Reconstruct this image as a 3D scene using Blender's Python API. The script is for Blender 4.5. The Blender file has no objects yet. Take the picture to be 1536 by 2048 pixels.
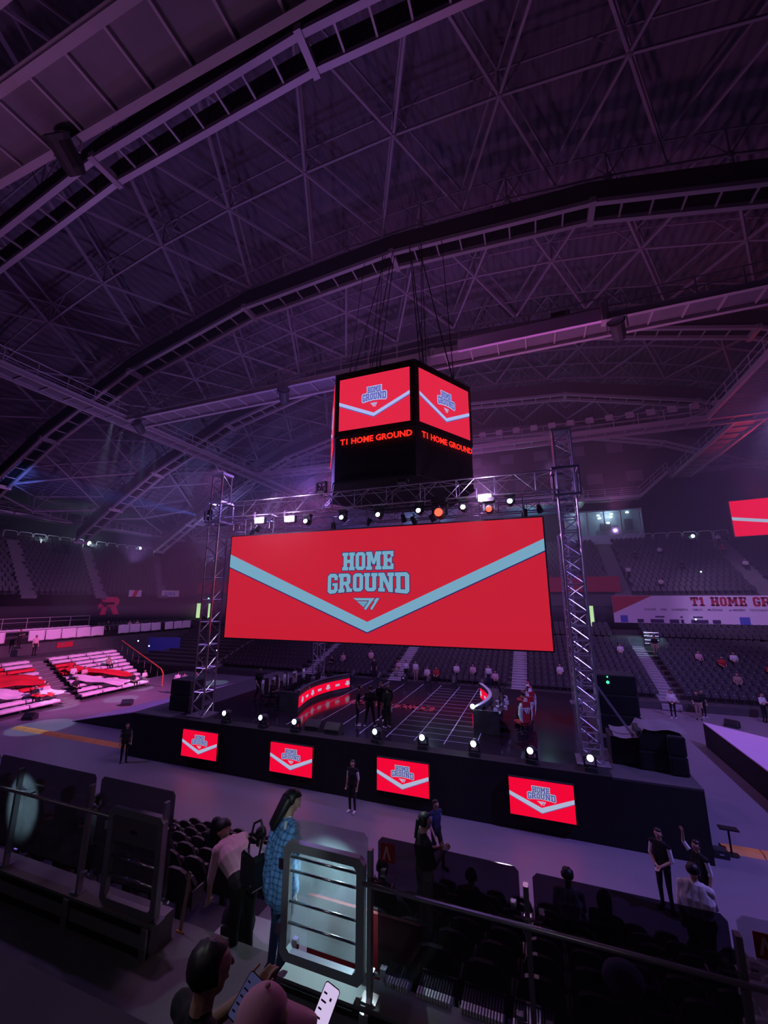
import bpy, math, random
from mathutils import Vector, Matrix
random.seed(7)
PI = math.pi
S = bpy.context.scene
COL = S.collection

# ------------------------------------------------------------------ camera
PITCH, YAW, EYE = math.radians(12.06), math.radians(20.4), 7.7
cam = bpy.data.cameras.new('camera')
cam.sensor_fit = 'VERTICAL'; cam.sensor_height = 36.0
cam.lens = 36.0*800/2048; cam.clip_start = 0.05; cam.clip_end = 400
co = bpy.data.objects.new('camera', cam); COL.objects.link(co)
co.location = (0, 0, EYE); co.rotation_euler = (PI/2+PITCH, 0, YAW)
S.camera = co
# ------------------------------------------------------------------ view, world
S.view_settings.view_transform = 'Standard'; S.view_settings.look = 'None'
S.view_settings.gamma = 1; S.view_settings.use_curve_mapping = False
S.view_settings.exposure = 0.0
W = bpy.data.worlds.new('world'); S.world = W; W.use_nodes = True
W.node_tree.nodes['Background'].inputs[0].default_value = (0.30, 0.14, 0.45, 1)
W.node_tree.nodes['Background'].inputs[1].default_value = 0.012
S.cycles.max_bounces = 5; S.cycles.diffuse_bounces = 2; S.cycles.glossy_bounces = 3
S.cycles.transparent_max_bounces = 12; S.cycles.volume_bounces = 0
S.cycles.sample_clamp_indirect = 3.0

# ------------------------------------------------------------------ large lights
def spot(name, loc, to, energy, col, angle=90, blend=0.4, size=0.25):
    l = bpy.data.lights.new(name, 'SPOT'); l.energy = energy; l.color = col
    l.spot_size = math.radians(angle); l.spot_blend = blend; l.shadow_soft_size = size
    o = bpy.data.objects.new(name, l); COL.objects.link(o); o.location = loc
    d = Vector(to)-Vector(loc); o.rotation_euler = d.to_track_quat('-Z', 'Y').to_euler()
    return o
def point(name, loc, energy, col, size=0.3):
    l = bpy.data.lights.new(name, 'POINT'); l.energy = energy; l.color = col; l.shadow_soft_size = size
    o = bpy.data.objects.new(name, l); COL.objects.link(o); o.location = loc
    return o
VIO = (0.42, 0.22, 1.0); MAG = (0.95, 0.20, 0.75); PUR = (0.72, 0.24, 0.95); COOL = (0.62, 0.88, 1.0)
# added wash spots without fixtures, brightening the floor and the stands
spot('wash_fill', (16, 12, 21), (10, 20, 0), 15000, (0.34, 0.24, 1.0), 100, 0.9)
spot('wash_fill', (-31, 10, 21), (-20, 16, 0), 4200, (0.42, 0.22, 1.0), 110, 0.9)
spot('wash_fill', (-7, 5, 21), (-7, 15, 0), 800, (0.62, 0.30, 0.9), 50, 0.9)
spot('wash_fill', (-7, 36, 20), (-7, 39, 0), 4200, (0.66, 0.3, 0.95), 150, 0.9)
spot('wash_fill', (16, 30, 21), (14, 42, 1), 3800, (0.62, 0.3, 1.0), 120, 0.9)
spot('wash_fill', (-7.5, 24.6, 18.0), (-37, 24, 1.5), 50000, (1.0, 0.20, 0.70), 34, 0.7)  # added source hidden behind the scoreboard, brightening the left stand covers
spot('wash_fill', (-28, 30, 20), (-52, 34, 7), 5200, (0.75, 0.3, 1.0), 100, 0.9)
# added uplights in mid-air, no fixtures, brightening the roof steel
spot('roof_fill', (-7, 14, 20), (-9, 22, 31), 420, (0.8, 0.3, 0.8), 150, 1.0)
spot('roof_fill', (-16, 2, 12), (-16, 8, 30), 650, (0.8, 0.3, 0.85), 130, 1.0)
spot('roof_fill', (-26, 20, 10), (-26, 24, 30), 1700, (0.55, 0.32, 1.0), 130, 1.0)
spot('roof_fill', (4, 22, 12), (5, 30, 30), 1500, (0.9, 0.25, 0.7), 120, 1.0)
spot('roof_fill', (-12, 36, 12), (-12, 42, 30), 3600, (0.7, 0.25, 0.95), 130, 1.0)
spot('roof_fill', (-38, 40, 12), (-44, 46, 26), 3600, (0.36, 0.35, 1.0), 130, 1.0)
# hard cool spots that draw the pale pools on the floor at the left
for to, an in (((-28.8, 17.6, 0), 9), ((-30.8, 24.2, 0), 6.5), ((-32.6, 27.3, 0), 5.5), ((-28.4, 31.4, 0), 6.5), ((-33.0, 21.0, 0), 7), ((-27.2, 20.6, 1), 5)):
    spot('pool_spot', (to[0]*.3-22, to[1]*.5+11.5, 21.6), to, 9000, (0.55, 0.74, 1.0), an, 0.12, 0.1)

spot('truss_beam', (-17.35, 17.0, 12.2), (-48, 24, 19.5), 80000, (0.10, 0.22, 1.0), 7, 1.0, 0.05)
spot('truss_beam', (-12.8, 17.8, 11.7), (-46, 26, 17.5), 4200, (0.12, 0.25, 1.0), 12, 1.0, 0.05)
point('haze_glow', (-13, 21, 14.5), 1150, (0.35, 0.2, 1.0), 0.4)  # point lamps added in mid-air so the haze glows
point('haze_glow', (-3, 25, 14.8), 900, (0.85, 0.25, 0.85), 0.4)
point('gate_fill', (-2.6, 1.9, 7.0), 9, (0.8, 0.8, 0.85), 0.1)  # added point lamp without a fixture, lifting the gate frame
point('kerb_fill', (-4, -1.5, 9.6), 30, (0.7, 0.55, 0.8), 0.4)  # unseen lamp added behind the camera to brighten the kerb face
point('haze_glow', (-18, 40, 14), 900, (0.35, 0.25, 1.0), 0.4)
spot('stage_fill', (-7.3, 18.2, 11.3), (-7.3, 22.5, 2), 420, (0.75, 0.5, 1.0), 110, 1, .2)  # spot added to brighten the deck and the players
spot('front_fill', (-7, 6.2, 20.5), (-7.3, 19, 2), 900, (0.8, 0.7, 1.0), 34, .6, .2)  # weak spot added from the camera side for the stage
spot('edge_fill', (22, 50, 17), (18, 44, 22), 500, (1.0, 0.05, 0.1), 60, .8, .2)  # red spot added for the glow on the right catwalk edge
spot('banner_fill', (16, 33, 20), (20, 49, 6.5), 5500, (0.66, 0.40, 1.0), 44, .7)  # spot added to lift the white banner
spot('back_wall_wash', (2, 40, 20), (8, 60, 24), 1500, (0.6, 0.3, 0.9), 100, .9)
# ------------------------------------------------------------------ materials
def s2l(c):
    return tuple((x/12.92 if x <= 0.04045 else ((x+0.055)/1.055)**2.4) for x in (v/255 for v in c))
def mat(name, base=(0.5, 0.5, 0.5), rough=0.6, metal=0.0, noise=0.0, nscale=4.0, bump=0.0, emit=None, es=1.0, alpha=1.0, spec=0.5):
    m = bpy.data.materials.new(name); m.use_nodes = True
    nt = m.node_tree; b = nt.nodes['Principled BSDF']
    b.inputs['Base Color'].default_value = (*base, 1); b.inputs['Roughness'].default_value = rough
    b.inputs['Metallic'].default_value = metal; b.inputs['Specular IOR Level'].default_value = spec
    if alpha < 1: b.inputs['Alpha'].default_value = alpha
    if noise or bump:
        tc = nt.nodes.new('ShaderNodeTexCoord'); n = nt.nodes.new('ShaderNodeTexNoise')
        n.inputs['Scale'].default_value = nscale; n.inputs['Detail'].default_value = 4
        nt.links.new(tc.outputs['Object'], n.inputs['Vector'])
        if noise:
            r = nt.nodes.new('ShaderNodeMapRange')
            r.inputs['To Min'].default_value = 1-noise; r.inputs['To Max'].default_value = 1+noise
            nt.links.new(n.outputs['Fac'], r.inputs['Value'])
            x = nt.nodes.new('ShaderNodeVectorMath'); x.operation = 'SCALE'
            x.inputs[0].default_value = base
            nt.links.new(r.outputs[0], x.inputs['Scale']); nt.links.new(x.outputs[0], b.inputs['Base Color'])
        if bump:
            bp = nt.nodes.new('ShaderNodeBump'); bp.inputs['Strength'].default_value = bump
            nt.links.new(n.outputs['Fac'], bp.inputs['Height']); nt.links.new(bp.outputs[0], b.inputs['Normal'])
    if emit:
        b.inputs['Emission Color'].default_value = (*emit, 1); b.inputs['Emission Strength'].default_value = es
    return m
M = {}
M['steel'] = mat('painted_steel', (0.42, 0.38, 0.42), 0.45, 0.2, noise=0.15, nscale=0.8)
M['rail_pale'] = mat('pale_painted_rail', (0.80, 0.75, 0.82), 0.5)
M['frame_tube'] = mat('grey_roof_tube', (0.27, 0.24, 0.29), 0.55, noise=0.1)
M['steel_dark'] = mat('dark_steel', (0.20, 0.18, 0.21), 0.5, 0.3, noise=0.2, nscale=1.5)
M['alu'] = mat('truss_aluminium', (0.55, 0.55, 0.6), 0.32, 0.85, noise=0.1)
M['chrome'] = mat('polished_steel', (0.75, 0.75, 0.78), 0.18, 1.0)
M['railpost'] = mat('brushed_steel', (0.45, 0.42, 0.45), 0.35, 0.7, noise=0.1, nscale=10)
M['roof'] = mat('roof_sheet', (0.13, 0.11, 0.15), 0.7, 0.0, noise=0.25, nscale=0.5)
M['black'] = mat('matt_black_cloth', (0.012, 0.011, 0.014), 0.85, noise=0.3, nscale=3)
M['blackgloss'] = mat('black_plastic', (0.015, 0.015, 0.018), 0.35)
M['carton'] = mat('black_box_shell', (0.03, 0.03, 0.035), 0.6)
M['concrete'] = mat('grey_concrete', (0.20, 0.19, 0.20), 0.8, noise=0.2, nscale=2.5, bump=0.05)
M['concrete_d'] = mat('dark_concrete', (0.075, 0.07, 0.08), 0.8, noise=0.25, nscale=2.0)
M['concrete_w'] = mat('dim_walkway_concrete', (0.11, 0.105, 0.11), 0.75, noise=0.25, nscale=1.5)  # concrete toned down to dim the walkway; low light put into the colour
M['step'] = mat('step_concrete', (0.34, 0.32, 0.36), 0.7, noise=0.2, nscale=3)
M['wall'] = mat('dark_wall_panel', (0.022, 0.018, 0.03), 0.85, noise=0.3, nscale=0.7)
M['acoustic'] = mat('pale_acoustic_panel', (0.16, 0.13, 0.17), 0.8, noise=0.1)
M['web'] = mat('shaded_web_plate', (0.06, 0.055, 0.065), 0.8)  # dark tone puts the unlit band above the chords into the colour
M['floor'] = mat('grey_arena_floor', (0.21, 0.19, 0.24), 0.42, noise=0.12, nscale=0.6)
M['stagefloor'] = mat('glossy_black_deck', (0.020, 0.016, 0.024), 0.11, spec=0.8)
M['line'] = mat('pale_floor_tape', (0.55, 0.6, 0.7), 0.3)
M['wing'] = mat('pale_pink_deck', (0.80, 0.55, 0.85), 0.5, noise=0.05)
M['seat'] = mat('charcoal_seat_plastic', (0.055, 0.048, 0.06), 0.42, noise=0.2, nscale=1.0)
M['seat_glint'] = mat('painted_seat_glint', (0.6, 0.6, 0.62), 0.4)  # pale colour that paints a glint of light on each seat
M['whitecloth'] = mat('white_cover_cloth', (0.80, 0.72, 0.80), 0.75, noise=0.06, nscale=6, bump=0.1)
M['redcloth'] = mat('red_cover_cloth', (0.75, 0.02, 0.04), 0.7, noise=0.12, nscale=5, bump=0.1)
M['redfascia'] = mat('dark_red_fascia', (0.42, 0.015, 0.04), 0.7, noise=0.1)
M['banner'] = mat('white_vinyl_banner', (0.85, 0.74, 0.95), 0.6, noise=0.04)
M['banred'] = mat('red_banner_print', (0.50, 0.01, 0.03), 0.6)
M['banink'] = mat('dark_banner_print', (0.06, 0.03, 0.12), 0.6)
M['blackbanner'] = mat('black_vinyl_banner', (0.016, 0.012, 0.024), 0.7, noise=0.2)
M['rlogo'] = mat('crimson_logo_print', (0.9, 0.03, 0.12), 0.6)
M['blueboard'] = mat('blue_partition_board', (0.10, 0.14, 0.62), 0.6, noise=0.1)
M['orange'] = mat('orange_rubber_ramp', (0.75, 0.32, 0.08), 0.6, noise=0.2, nscale=2)
M['orangerail'] = mat('orange_rail', (0.8, 0.15, 0.08), 0.4)  # orange is the handrail's own colour
M['glass'] = None
M['skin'] = mat('skin', (0.50, 0.30, 0.22), 0.55)
M['hair'] = mat('black_hair', (0.010, 0.008, 0.010), 0.5, bump=0.4, nscale=60)
M['capcloth'] = mat('pink_cap_cotton', (0.62, 0.30, 0.40), 0.85, noise=0.1, nscale=30)
for n, c in dict(c_black=(0.012, 0.012, 0.014), c_white=(0.72, 0.70, 0.74), c_grey=(0.2, 0.19, 0.22), c_navy=(0.02, 0.03, 0.09), c_denim=(0.05, 0.09, 0.18),
                 c_pink=(0.7, 0.42, 0.5), c_red=(0.5, 0.03, 0.04), c_tan=(0.35, 0.25, 0.2), c_green=(0.07, 0.08, 0.06)).items():
    M[n] = mat(n[2:]+'_garment', c, 0.85, noise=0.15, nscale=12)
def emis(name, rgb, strength=1.0):
    return mat(name, (0, 0, 0), 0.6, emit=s2l(rgb), es=strength, spec=0.1)
M['led_red'] = emis('led_screen_red', (196, 30, 52)); M['led_band'] = emis('led_screen_pale_blue', (116, 164, 192)); M['led_ink'] = emis('led_screen_navy', (45, 40, 95))
M['cube_red'] = emis('scoreboard_red', (232, 40, 72), 1.1); M['cube_band'] = emis('scoreboard_pale_blue', (165, 175, 228), 1.1); M['cube_ink'] = emis('scoreboard_blue', (95, 95, 175))
M['pan_red'] = emis('front_screen_red', (236, 6, 52), 1.05); M['pan_band'] = emis('front_screen_grey', (170, 178, 208)); M['pan_ink'] = emis('front_screen_blue', (88, 88, 150))
M['dot_red'] = emis('dot_matrix_red', (255, 40, 30), 1.6)
M['lamp_cool'] = mat('lit_cool_lens', (0, 0, 0), 0.4, emit=(0.6, 0.95, 1.0), es=9)
M['lamp_pink'] = mat('lit_pink_strobe', (0, 0, 0), 0.4, emit=(1.0, 0.72, 1.0), es=11)
M['lamp_red'] = mat('lit_red_lens', (0, 0, 0), 0.4, emit=(1.0, 0.04, 0.02), es=5)
M['lamp_green'] = mat('lit_green_led', (0, 0, 0), 0.4, emit=(0.05, 1.0, 0.3), es=3)
M['lamp_exit'] = mat('lit_exit_lamp', (0, 0, 0), 0.4, emit=(0.4, 0.95, 0.7), es=2)
M['doorlight'] = mat('lit_doorway', (0, 0, 0), 0.4, emit=(0.55, 0.85, 0.40), es=0.95)
M['boxroom'] = mat('lit_room_wall', (0.5, 0.55, 0.65), 0.7)
M['phone'] = emis('phone_screen', (205, 185, 225), 1.0)
M['phone_dim'] = emis('dim_phone_screen', (62, 60, 100), 0.6)
M['shell'] = mat('chair_shell_white', (0.7, 0.74, 0.75), 0.4); M['chairred'] = mat('chair_red_fabric', (0.45, 0.02, 0.03), 0.6)
M['deskgrey'] = mat('desk_grey_laminate', (0.085, 0.085, 0.10), 0.5)
M['inflate'] = mat('pale_blue_duct', (0.10, 0.30, 0.42), 0.5, noise=0.15)
# scan lines of the scoreboard display
def scan(m, scale):
    nt = m.node_tree; b = nt.nodes['Principled BSDF']; tc = nt.nodes.new('ShaderNodeTexCoord')
    w = nt.nodes.new('ShaderNodeTexWave'); w.bands_direction = 'Z'; w.inputs['Scale'].default_value = scale
    r = nt.nodes.new('ShaderNodeMapRange'); r.inputs['To Min'].default_value = 0.72; r.inputs['To Max'].default_value = 1.15
    nt.links.new(tc.outputs['Object'], w.inputs['Vector']); nt.links.new(w.outputs['Fac'], r.inputs['Value'])
    nt.links.new(r.outputs[0], b.inputs['Emission Strength'])
scan(M['cube_red'], 4.3)
# corrugation of the roof sheets
def corrugate(m, scale):
    nt = m.node_tree; b = nt.nodes['Principled BSDF']; tc = nt.nodes.new('ShaderNodeTexCoord')
    w = nt.nodes.new('ShaderNodeTexWave'); w.bands_direction = 'X'; w.inputs['Scale'].default_value = scale
    w.inputs['Distortion'].default_value = 0.3
    bp = nt.nodes.new('ShaderNodeBump'); bp.inputs['Strength'].default_value = 0.8; bp.inputs['Distance'].default_value = 0.1
    nt.links.new(tc.outputs['Object'], w.inputs['Vector']); nt.links.new(w.outputs['Fac'], bp.inputs['Height']); nt.links.new(bp.outputs[0], b.inputs['Normal'])
corrugate(M['roof'], 0.55)
# check weave of the blue shirt
def checkmat():
    m = mat('blue_check_cotton', (0.08, 0.2, 0.5), 0.85); nt = m.node_tree; b = nt.nodes['Principled BSDF']
    tc = nt.nodes.new('ShaderNodeTexCoord'); sx = nt.nodes.new('ShaderNodeSeparateXYZ'); nt.links.new(tc.outputs['Object'], sx.inputs[0])
    outs = []
    for ax in (0, 2):
        k = nt.nodes.new('ShaderNodeMath'); k.operation = 'MULTIPLY'; k.inputs[1].default_value = 18
        f = nt.nodes.new('ShaderNodeMath'); f.operation = 'FRACT'; g = nt.nodes.new('ShaderNodeMath'); g.operation = 'LESS_THAN'; g.inputs[1].default_value = 0.3
        nt.links.new(sx.outputs[ax], k.inputs[0]); nt.links.new(k.outputs[0], f.inputs[0]); nt.links.new(f.outputs[0], g.inputs[0]); outs.append(g.outputs[0])
    a = nt.nodes.new('ShaderNodeMath'); a.operation = 'ADD'; nt.links.new(outs[0], a.inputs[0]); nt.links.new(outs[1], a.inputs[1])
    r = nt.nodes.new('ShaderNodeValToRGB'); r.color_ramp.elements[0].color = (0.16, 0.36, 0.72, 1); r.color_ramp.elements[1].color = (0.03, 0.08, 0.22, 1); r.color_ramp.elements[1].position = 0.9
    h = nt.nodes.new('ShaderNodeMath'); h.operation = 'MULTIPLY'; h.inputs[1].default_value = 0.5
    nt.links.new(a.outputs[0], h.inputs[0]); nt.links.new(h.outputs[0], r.inputs[0]); nt.links.new(r.outputs[0], b.inputs['Base Color'])
    return m
M['check'] = checkmat()
def glassmat(name, tint, dust, dustcol):
    m = bpy.data.materials.new(name); m.use_nodes = True; nt = m.node_tree; nt.nodes.clear()
    out = nt.nodes.new('ShaderNodeOutputMaterial'); tr = nt.nodes.new('ShaderNodeBsdfTransparent'); tr.inputs[0].default_value = (*tint, 1)
    d0 = nt.nodes.new('ShaderNodeBsdfDiffuse'); d0.inputs[0].default_value = (*dustcol, 1); d1 = nt.nodes.new('ShaderNodeBsdfTranslucent'); d1.inputs[0].default_value = (*dustcol, 1)
    df = nt.nodes.new('ShaderNodeMixShader'); nt.links.new(d0.outputs[0], df.inputs[1]); nt.links.new(d1.outputs[0], df.inputs[2])
    gl = nt.nodes.new('ShaderNodeBsdfGlossy'); gl.inputs['Roughness'].default_value = 0.06
    no = nt.nodes.new('ShaderNodeTexNoise'); no.inputs['Scale'].default_value = 3.0; no.inputs['Detail'].default_value = 6
    tc = nt.nodes.new('ShaderNodeTexCoord'); nt.links.new(tc.outputs['Object'], no.inputs['Vector'])
    mr = nt.nodes.new('ShaderNodeMapRange'); mr.inputs['From Min'].default_value = 0.3; mr.inputs['From Max'].default_value = 0.7
    mr.inputs['To Min'].default_value = dust*0.55; mr.inputs['To Max'].default_value = dust*1.4
    nt.links.new(no.outputs['Fac'], mr.inputs['Value'])
    m1 = nt.nodes.new('ShaderNodeMixShader'); nt.links.new(mr.outputs[0], m1.inputs[0]); nt.links.new(tr.outputs[0], m1.inputs[1]); nt.links.new(df.outputs[0], m1.inputs[2])
    m2 = nt.nodes.new('ShaderNodeMixShader'); m2.inputs[0].default_value = 0.05
    nt.links.new(m1.outputs[0], m2.inputs[1]); nt.links.new(gl.outputs[0], m2.inputs[2]); nt.links.new(m2.outputs[0], out.inputs[0])
    return m
M['glass'] = glassmat('dusty_clear_glass', (0.80, 0.84, 0.86), 0.22, (0.5, 0.55, 0.6))
M['glass_smoke'] = glassmat('smoked_glass', (0.30, 0.30, 0.33), 0.14, (0.3, 0.33, 0.36))
M['glass_dark'] = glassmat('dark_tinted_glass', (0.30, 0.29, 0.33), 0.09, (0.12, 0.12, 0.15))

# ------------------------------------------------------------------ mesh helpers
class MB:
    def __init__(s): s.v = []; s.f = []; s.m = []; s.mi = 0; s.starts = []
    def add(s, vs, fs):
        s.starts.append((len(s.v), len(s.f))); b = len(s.v); s.v += [tuple(v) for v in vs]
        for f in fs: s.f.append(tuple(b+i for i in f)); s.m.append(s.mi)
        return s
    def box(s, x0, x1, y0, y1, z0, z1, T=None):
        vs = [Vector((x, y, z)) for x in (x0, x1) for y in (y0, y1) for z in (z0, z1)]
        if T: vs = [T @ v for v in vs]
        return s.add(vs, [(0, 1, 3, 2), (4, 6, 7, 5), (0, 4, 5, 1), (2, 3, 7, 6), (0, 2, 6, 4), (1, 5, 7, 3)])
    def cbox(s, x0, x1, y0, y1, z0, z1, c, T=None):
        # box with chamfered edges in the x-z outline
        p = [(x0+c, z0), (x1-c, z0), (x1, z0+c), (x1, z1-c), (x1-c, z1), (x0+c, z1), (x0, z1-c), (x0, z0+c)]
        return s.prism([(a, y0, b) for a, b in p], (0, y1-y0, 0), T)
    def prism(s, pts, d, T=None):
        n = len(pts); d = Vector(d); vs = [Vector(p) for p in pts]+[Vector(p)+d for p in pts]
        if T: vs = [T @ v for v in vs]
        return s.add(vs, [tuple(range(n)), tuple(range(2*n-1, n-1, -1))]+[(i, i+n, (i+1) % n+n, (i+1) % n) for i in range(n)])
    def tube(s, p, q, r, n=6, r2=None, caps=True):
        p, q = Vector(p), Vector(q); r2 = r if r2 is None else r2
        d = (q-p)
        if d.length < 1e-6: return s
        d.normalize(); a = d.orthogonal().normalized(); b = d.cross(a)
        vs = []
        for c, rr in ((p, r), (q, r2)):
            for i in range(n):
                t = 2*PI*i/n+PI/n; vs.append(c+rr*(math.cos(t)*a+math.sin(t)*b))
        fs = [(i, (i+1) % n, n+(i+1) % n, n+i) for i in range(n)]
        if caps: fs += [tuple(range(n-1, -1, -1)), tuple(range(n, 2*n))]
        return s.add(vs, fs)
    def path(s, pts, r, n=6):
        for a, b in zip(pts[:-1], pts[1:]): s.tube(a, b, r, n)
        return s
    def bar(s, p, q, w, h, up=(0, 0, 1)):
        p, q, up = Vector(p), Vector(q), Vector(up); d = (q-p).normalized(); a = d.cross(up)
        if a.length < 1e-4: a = d.cross(Vector((0, 1, 0)))
        a.normalize(); b = a.cross(d)
        vs = [c+sx*a*w/2+sz*b*h/2 for c in (p, q) for sx, sz in ((-1, -1), (1, -1), (1, 1), (-1, 1))]
        return s.add(vs, [(0, 1, 2, 3), (7, 6, 5, 4), (0, 4, 5, 1), (1, 5, 6, 2), (2, 6, 7, 3), (3, 7, 4, 0)])
    def lathe(s, prof, n=14, T=None):
        vs = []; k = len(prof)
        for i in range(n):
            t = 2*PI*i/n
            for r, z in prof: vs.append(Vector((r*math.cos(t), r*math.sin(t), z)))
        if T: vs = [T @ v for v in vs]
        fs = [(i*k+j, ((i+1) % n)*k+j, ((i+1) % n)*k+j+1, i*k+j+1) for i in range(n) for j in range(k-1)]
        fs += [tuple(i*k for i in range(n-1, -1, -1)), tuple(i*k+k-1 for i in range(n))]
        return s.add(vs, fs)
    def ell(s, c, rx, ry, rz, n=12, m=8, T=None):
        vs = []; fs = []; c = Vector(c)
        vs.append(Vector((0, 0, -rz)))
        for j in range(1, m):
            ph = -PI/2+PI*j/m
            for i in range(n):
                t = 2*PI*i/n; vs.append(Vector((rx*math.cos(ph)*math.cos(t), ry*math.cos(ph)*math.sin(t), rz*math.sin(ph))))
        vs.append(Vector((0, 0, rz)))
        for i in range(n): fs.append((0, 1+(i+1) % n, 1+i))
        for j in range(m-2):
            for i in range(n):
                a = 1+j*n+i; b = 1+j*n+(i+1) % n; fs.append((a, b, b+n, a+n))
        l = len(vs)-1
        for i in range(n): fs.append((l, 1+(m-2)*n+i, 1+(m-2)*n+(i+1) % n))
        vs = [(T @ v if T else v)+c for v in vs]
        return s.add(vs, fs)
    def pieces(s, name, mats, parent=None, per=1):
        # one object for every primitive (or every `per` primitives) added
        out = []; st = s.starts+[(len(s.v), len(s.f))]
        for k in range(0, len(st)-1, per):
            (v0, f0), (v1, f1) = st[k], st[min(k+per, len(st)-1)]
            m = MB(); m.v = s.v[v0:v1]; m.f = [tuple(i-v0 for i in f) for f in s.f[f0:f1]]; m.m = s.m[f0:f1]; out.append(m.build(name, mats, parent))
        return out
    def mesh(s, name, mats, smooth=False):
        me = bpy.data.meshes.new(name); me.from_pydata(s.v, [], s.f)
        ms = mats if isinstance(mats, (list, tuple)) else [mats]
        for x in ms: me.materials.append(M[x] if isinstance(x, str) else x)
        if len(ms) > 1: me.polygons.foreach_set('material_index', s.m)
        if smooth: me.polygons.foreach_set('use_smooth', [True]*len(me.polygons))
        me.update(); return me
    def build(s, name, mats, parent=None, smooth=False, loc=None, rz=None):
        o = bpy.data.objects.new(name, s.mesh(name, mats, smooth)); COL.objects.link(o)
        if parent is not None: o.parent = parent
        if loc is not None: o.location = loc
        if rz is not None: o.rotation_euler.z = rz
        return o
def tag(o, label=None, cat=None, group=None, kind=None):
    if label: o['label'] = label
    if cat: o['category'] = cat
    if group: o['group'] = group
    if kind: o['kind'] = kind
    return o
def struct(mb, name, m, label=None):
    return tag(mb.build(name, m), label, None, None, 'structure')
def thing(name, label, cat, loc=(0, 0, 0), rz=0, group=None):
    o = bpy.data.objects.new(name, None); COL.objects.link(o); o.location = loc; o.rotation_euler = (0, 0, rz)
    o.empty_display_size = 0.2
    return tag(o, label, cat, group)
KIDS = {}
def kids(o):
    return [c for c in bpy.data.objects if c.parent == o]
def copy_tree(o, parent=None, tree=None):
    c = o.copy(); COL.objects.link(c)
    if parent is not None: c.parent = parent
    key = o.name
    if key not in KIDS: KIDS[key] = kids(o)
    for ch in KIDS[key]: copy_tree(ch, c)
    return c
def dup(o, loc, rz=0, label=None, group=None, scale=None):
    c = copy_tree(o); c.location = loc; c.rotation_euler = (0, 0, rz)
    if label: c['label'] = label
    if group: c['group'] = group
    if scale: c.scale = (scale,)*3
    return c
def Rz(a): return Matrix.Rotation(a, 4, 'Z')
def Tr(x, y, z): return Matrix.Translation((x, y, z))
HAZE = 0.0065
# ================================================================== THE HALL
CX = -7.4
def prof(x):                                   # curve of the barrel roof across the hall
    d = abs(x-CX); return 30.3-0.0055*d*d-0.0000012*d**4
# arena floor
struct(MB().box(-36, 21.5, 6, 37, -0.3, 0), 'floor', 'floor', 'violet-lit grey arena floor around the stage')
# roof deck, following the barrel
mb = MB(); xs = [CX+(-62+124*i/40) for i in range(41)]
vs = []; fs = []
for y in (-22, 66):
    for z0 in (5.2, 5.5):
        for x in xs: vs.append((x, y, max(prof(x), 14.6)+z0))
n = 41
for i in range(n-1): fs += [(i, i+1, 2*n+i+1, 2*n+i), (n+i, 3*n+i, 3*n+i+1, n+i+1)]
mb.add(vs, fs); struct(mb, 'ceiling', 'roof', 'dark corrugated barrel roof of the hall')
# outer walls
struct(MB().box(-66, 52, 62, 62.4, 6, 33), 'wall_back', 'wall', 'dark back wall behind the far upper stand')
struct(MB().box(-63.4, -63, -22, 62, 6, 25), 'wall_left', 'wall', 'dark wall behind the left upper stand')
struct(MB().box(48.2, 48.6, -22, 62, 6, 25), 'wall_right', 'wall', 'dark wall behind the right upper stand')
struct(MB().box(-63, 48.2, -22.4, -22, 0, 36), 'wall_front', 'wall', 'dark wall behind the camera side')
# pale acoustic panels on the back wall
for k in range(12):
    for zz, off in ((28.6, 0), (24.2, 2.0)):
        x = -37+k*4.9+off
        if x > 24: continue
        o = MB().box(x-1.0, x+1.0, 61.85, 62, zz-0.75, zz+0.75).build('acoustic_panel', 'acoustic')
        tag(o, 'pale rectangular panel high on the dark back wall, in the %s row' % ('upper' if zz > 26 else 'lower'), 'wall panel', 'acoustic panels in the %s row on the back wall' % ('upper' if zz > 26 else 'lower'))

# ---- tiers -----------------------------------------------------------------
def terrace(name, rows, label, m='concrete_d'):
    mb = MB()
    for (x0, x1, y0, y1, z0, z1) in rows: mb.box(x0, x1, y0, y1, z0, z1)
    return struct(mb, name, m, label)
FL = [(35.5+0.86*k, 0.55+0.27*k) for k in range(11)]          # far lower rows (y, z)
terrace('far_lower_stand', [(-46, 31, 35.2, 35.5, 0, 0.5)]+[(-46, 31, y, y+0.86, 0, z) for y, z in FL], 'dark terraced lower stand across the far side')
FM = [(45.3+0.86*k, 3.75+0.32*k) for k in range(3)]
terrace('far_middle_stand', [(-46, 31, 44.96, 45.3, 0, 3.95)]+[(-46, 31, y, y+0.9, 0, z) for y, z in FM]+[(-50, 36, 47.9, 49.1, 0, 4.45)], 'narrow middle terrace above the far lower stand')
LL = [(-32.5-0.86*k, 0.06+0.215*k) for k in range(11)]
terrace('left_lower_stand', [(x-0.86, x, 5, 28.3+.28*k, 0, z) for k, (x, z) in enumerate(LL)]+[(-44.96, -41.96, 5, 31.4, 0, 2.45)], 'terraced lower stand at the left edge of the floor')
LM = [(-45.3-0.86*k, 3.4+0.32*k) for k in range(3)]
terrace('left_middle_stand', [(-45.3, -44.96, 4, 45, 0, 3.5)]+[(x-0.9, x, 4, 48, 0, z) for x, z in LM]+[(-50, -47.9, 4, 50, 0, 4.2)], 'narrow middle terrace above the left lower stand')
RL = [(20.2+0.86*k, 0.35+0.27*k) for k in range(11)]
terrace('right_lower_stand', [(x, x+0.86, 5, 35, 0, z) for x, z in RL], 'terraced lower stand at the right edge of the floor')
U = []
for k in range(14):
    d = 0.74*k; z = 8.0+0.5*k
    U.append((d, z))
rows = []
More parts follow.
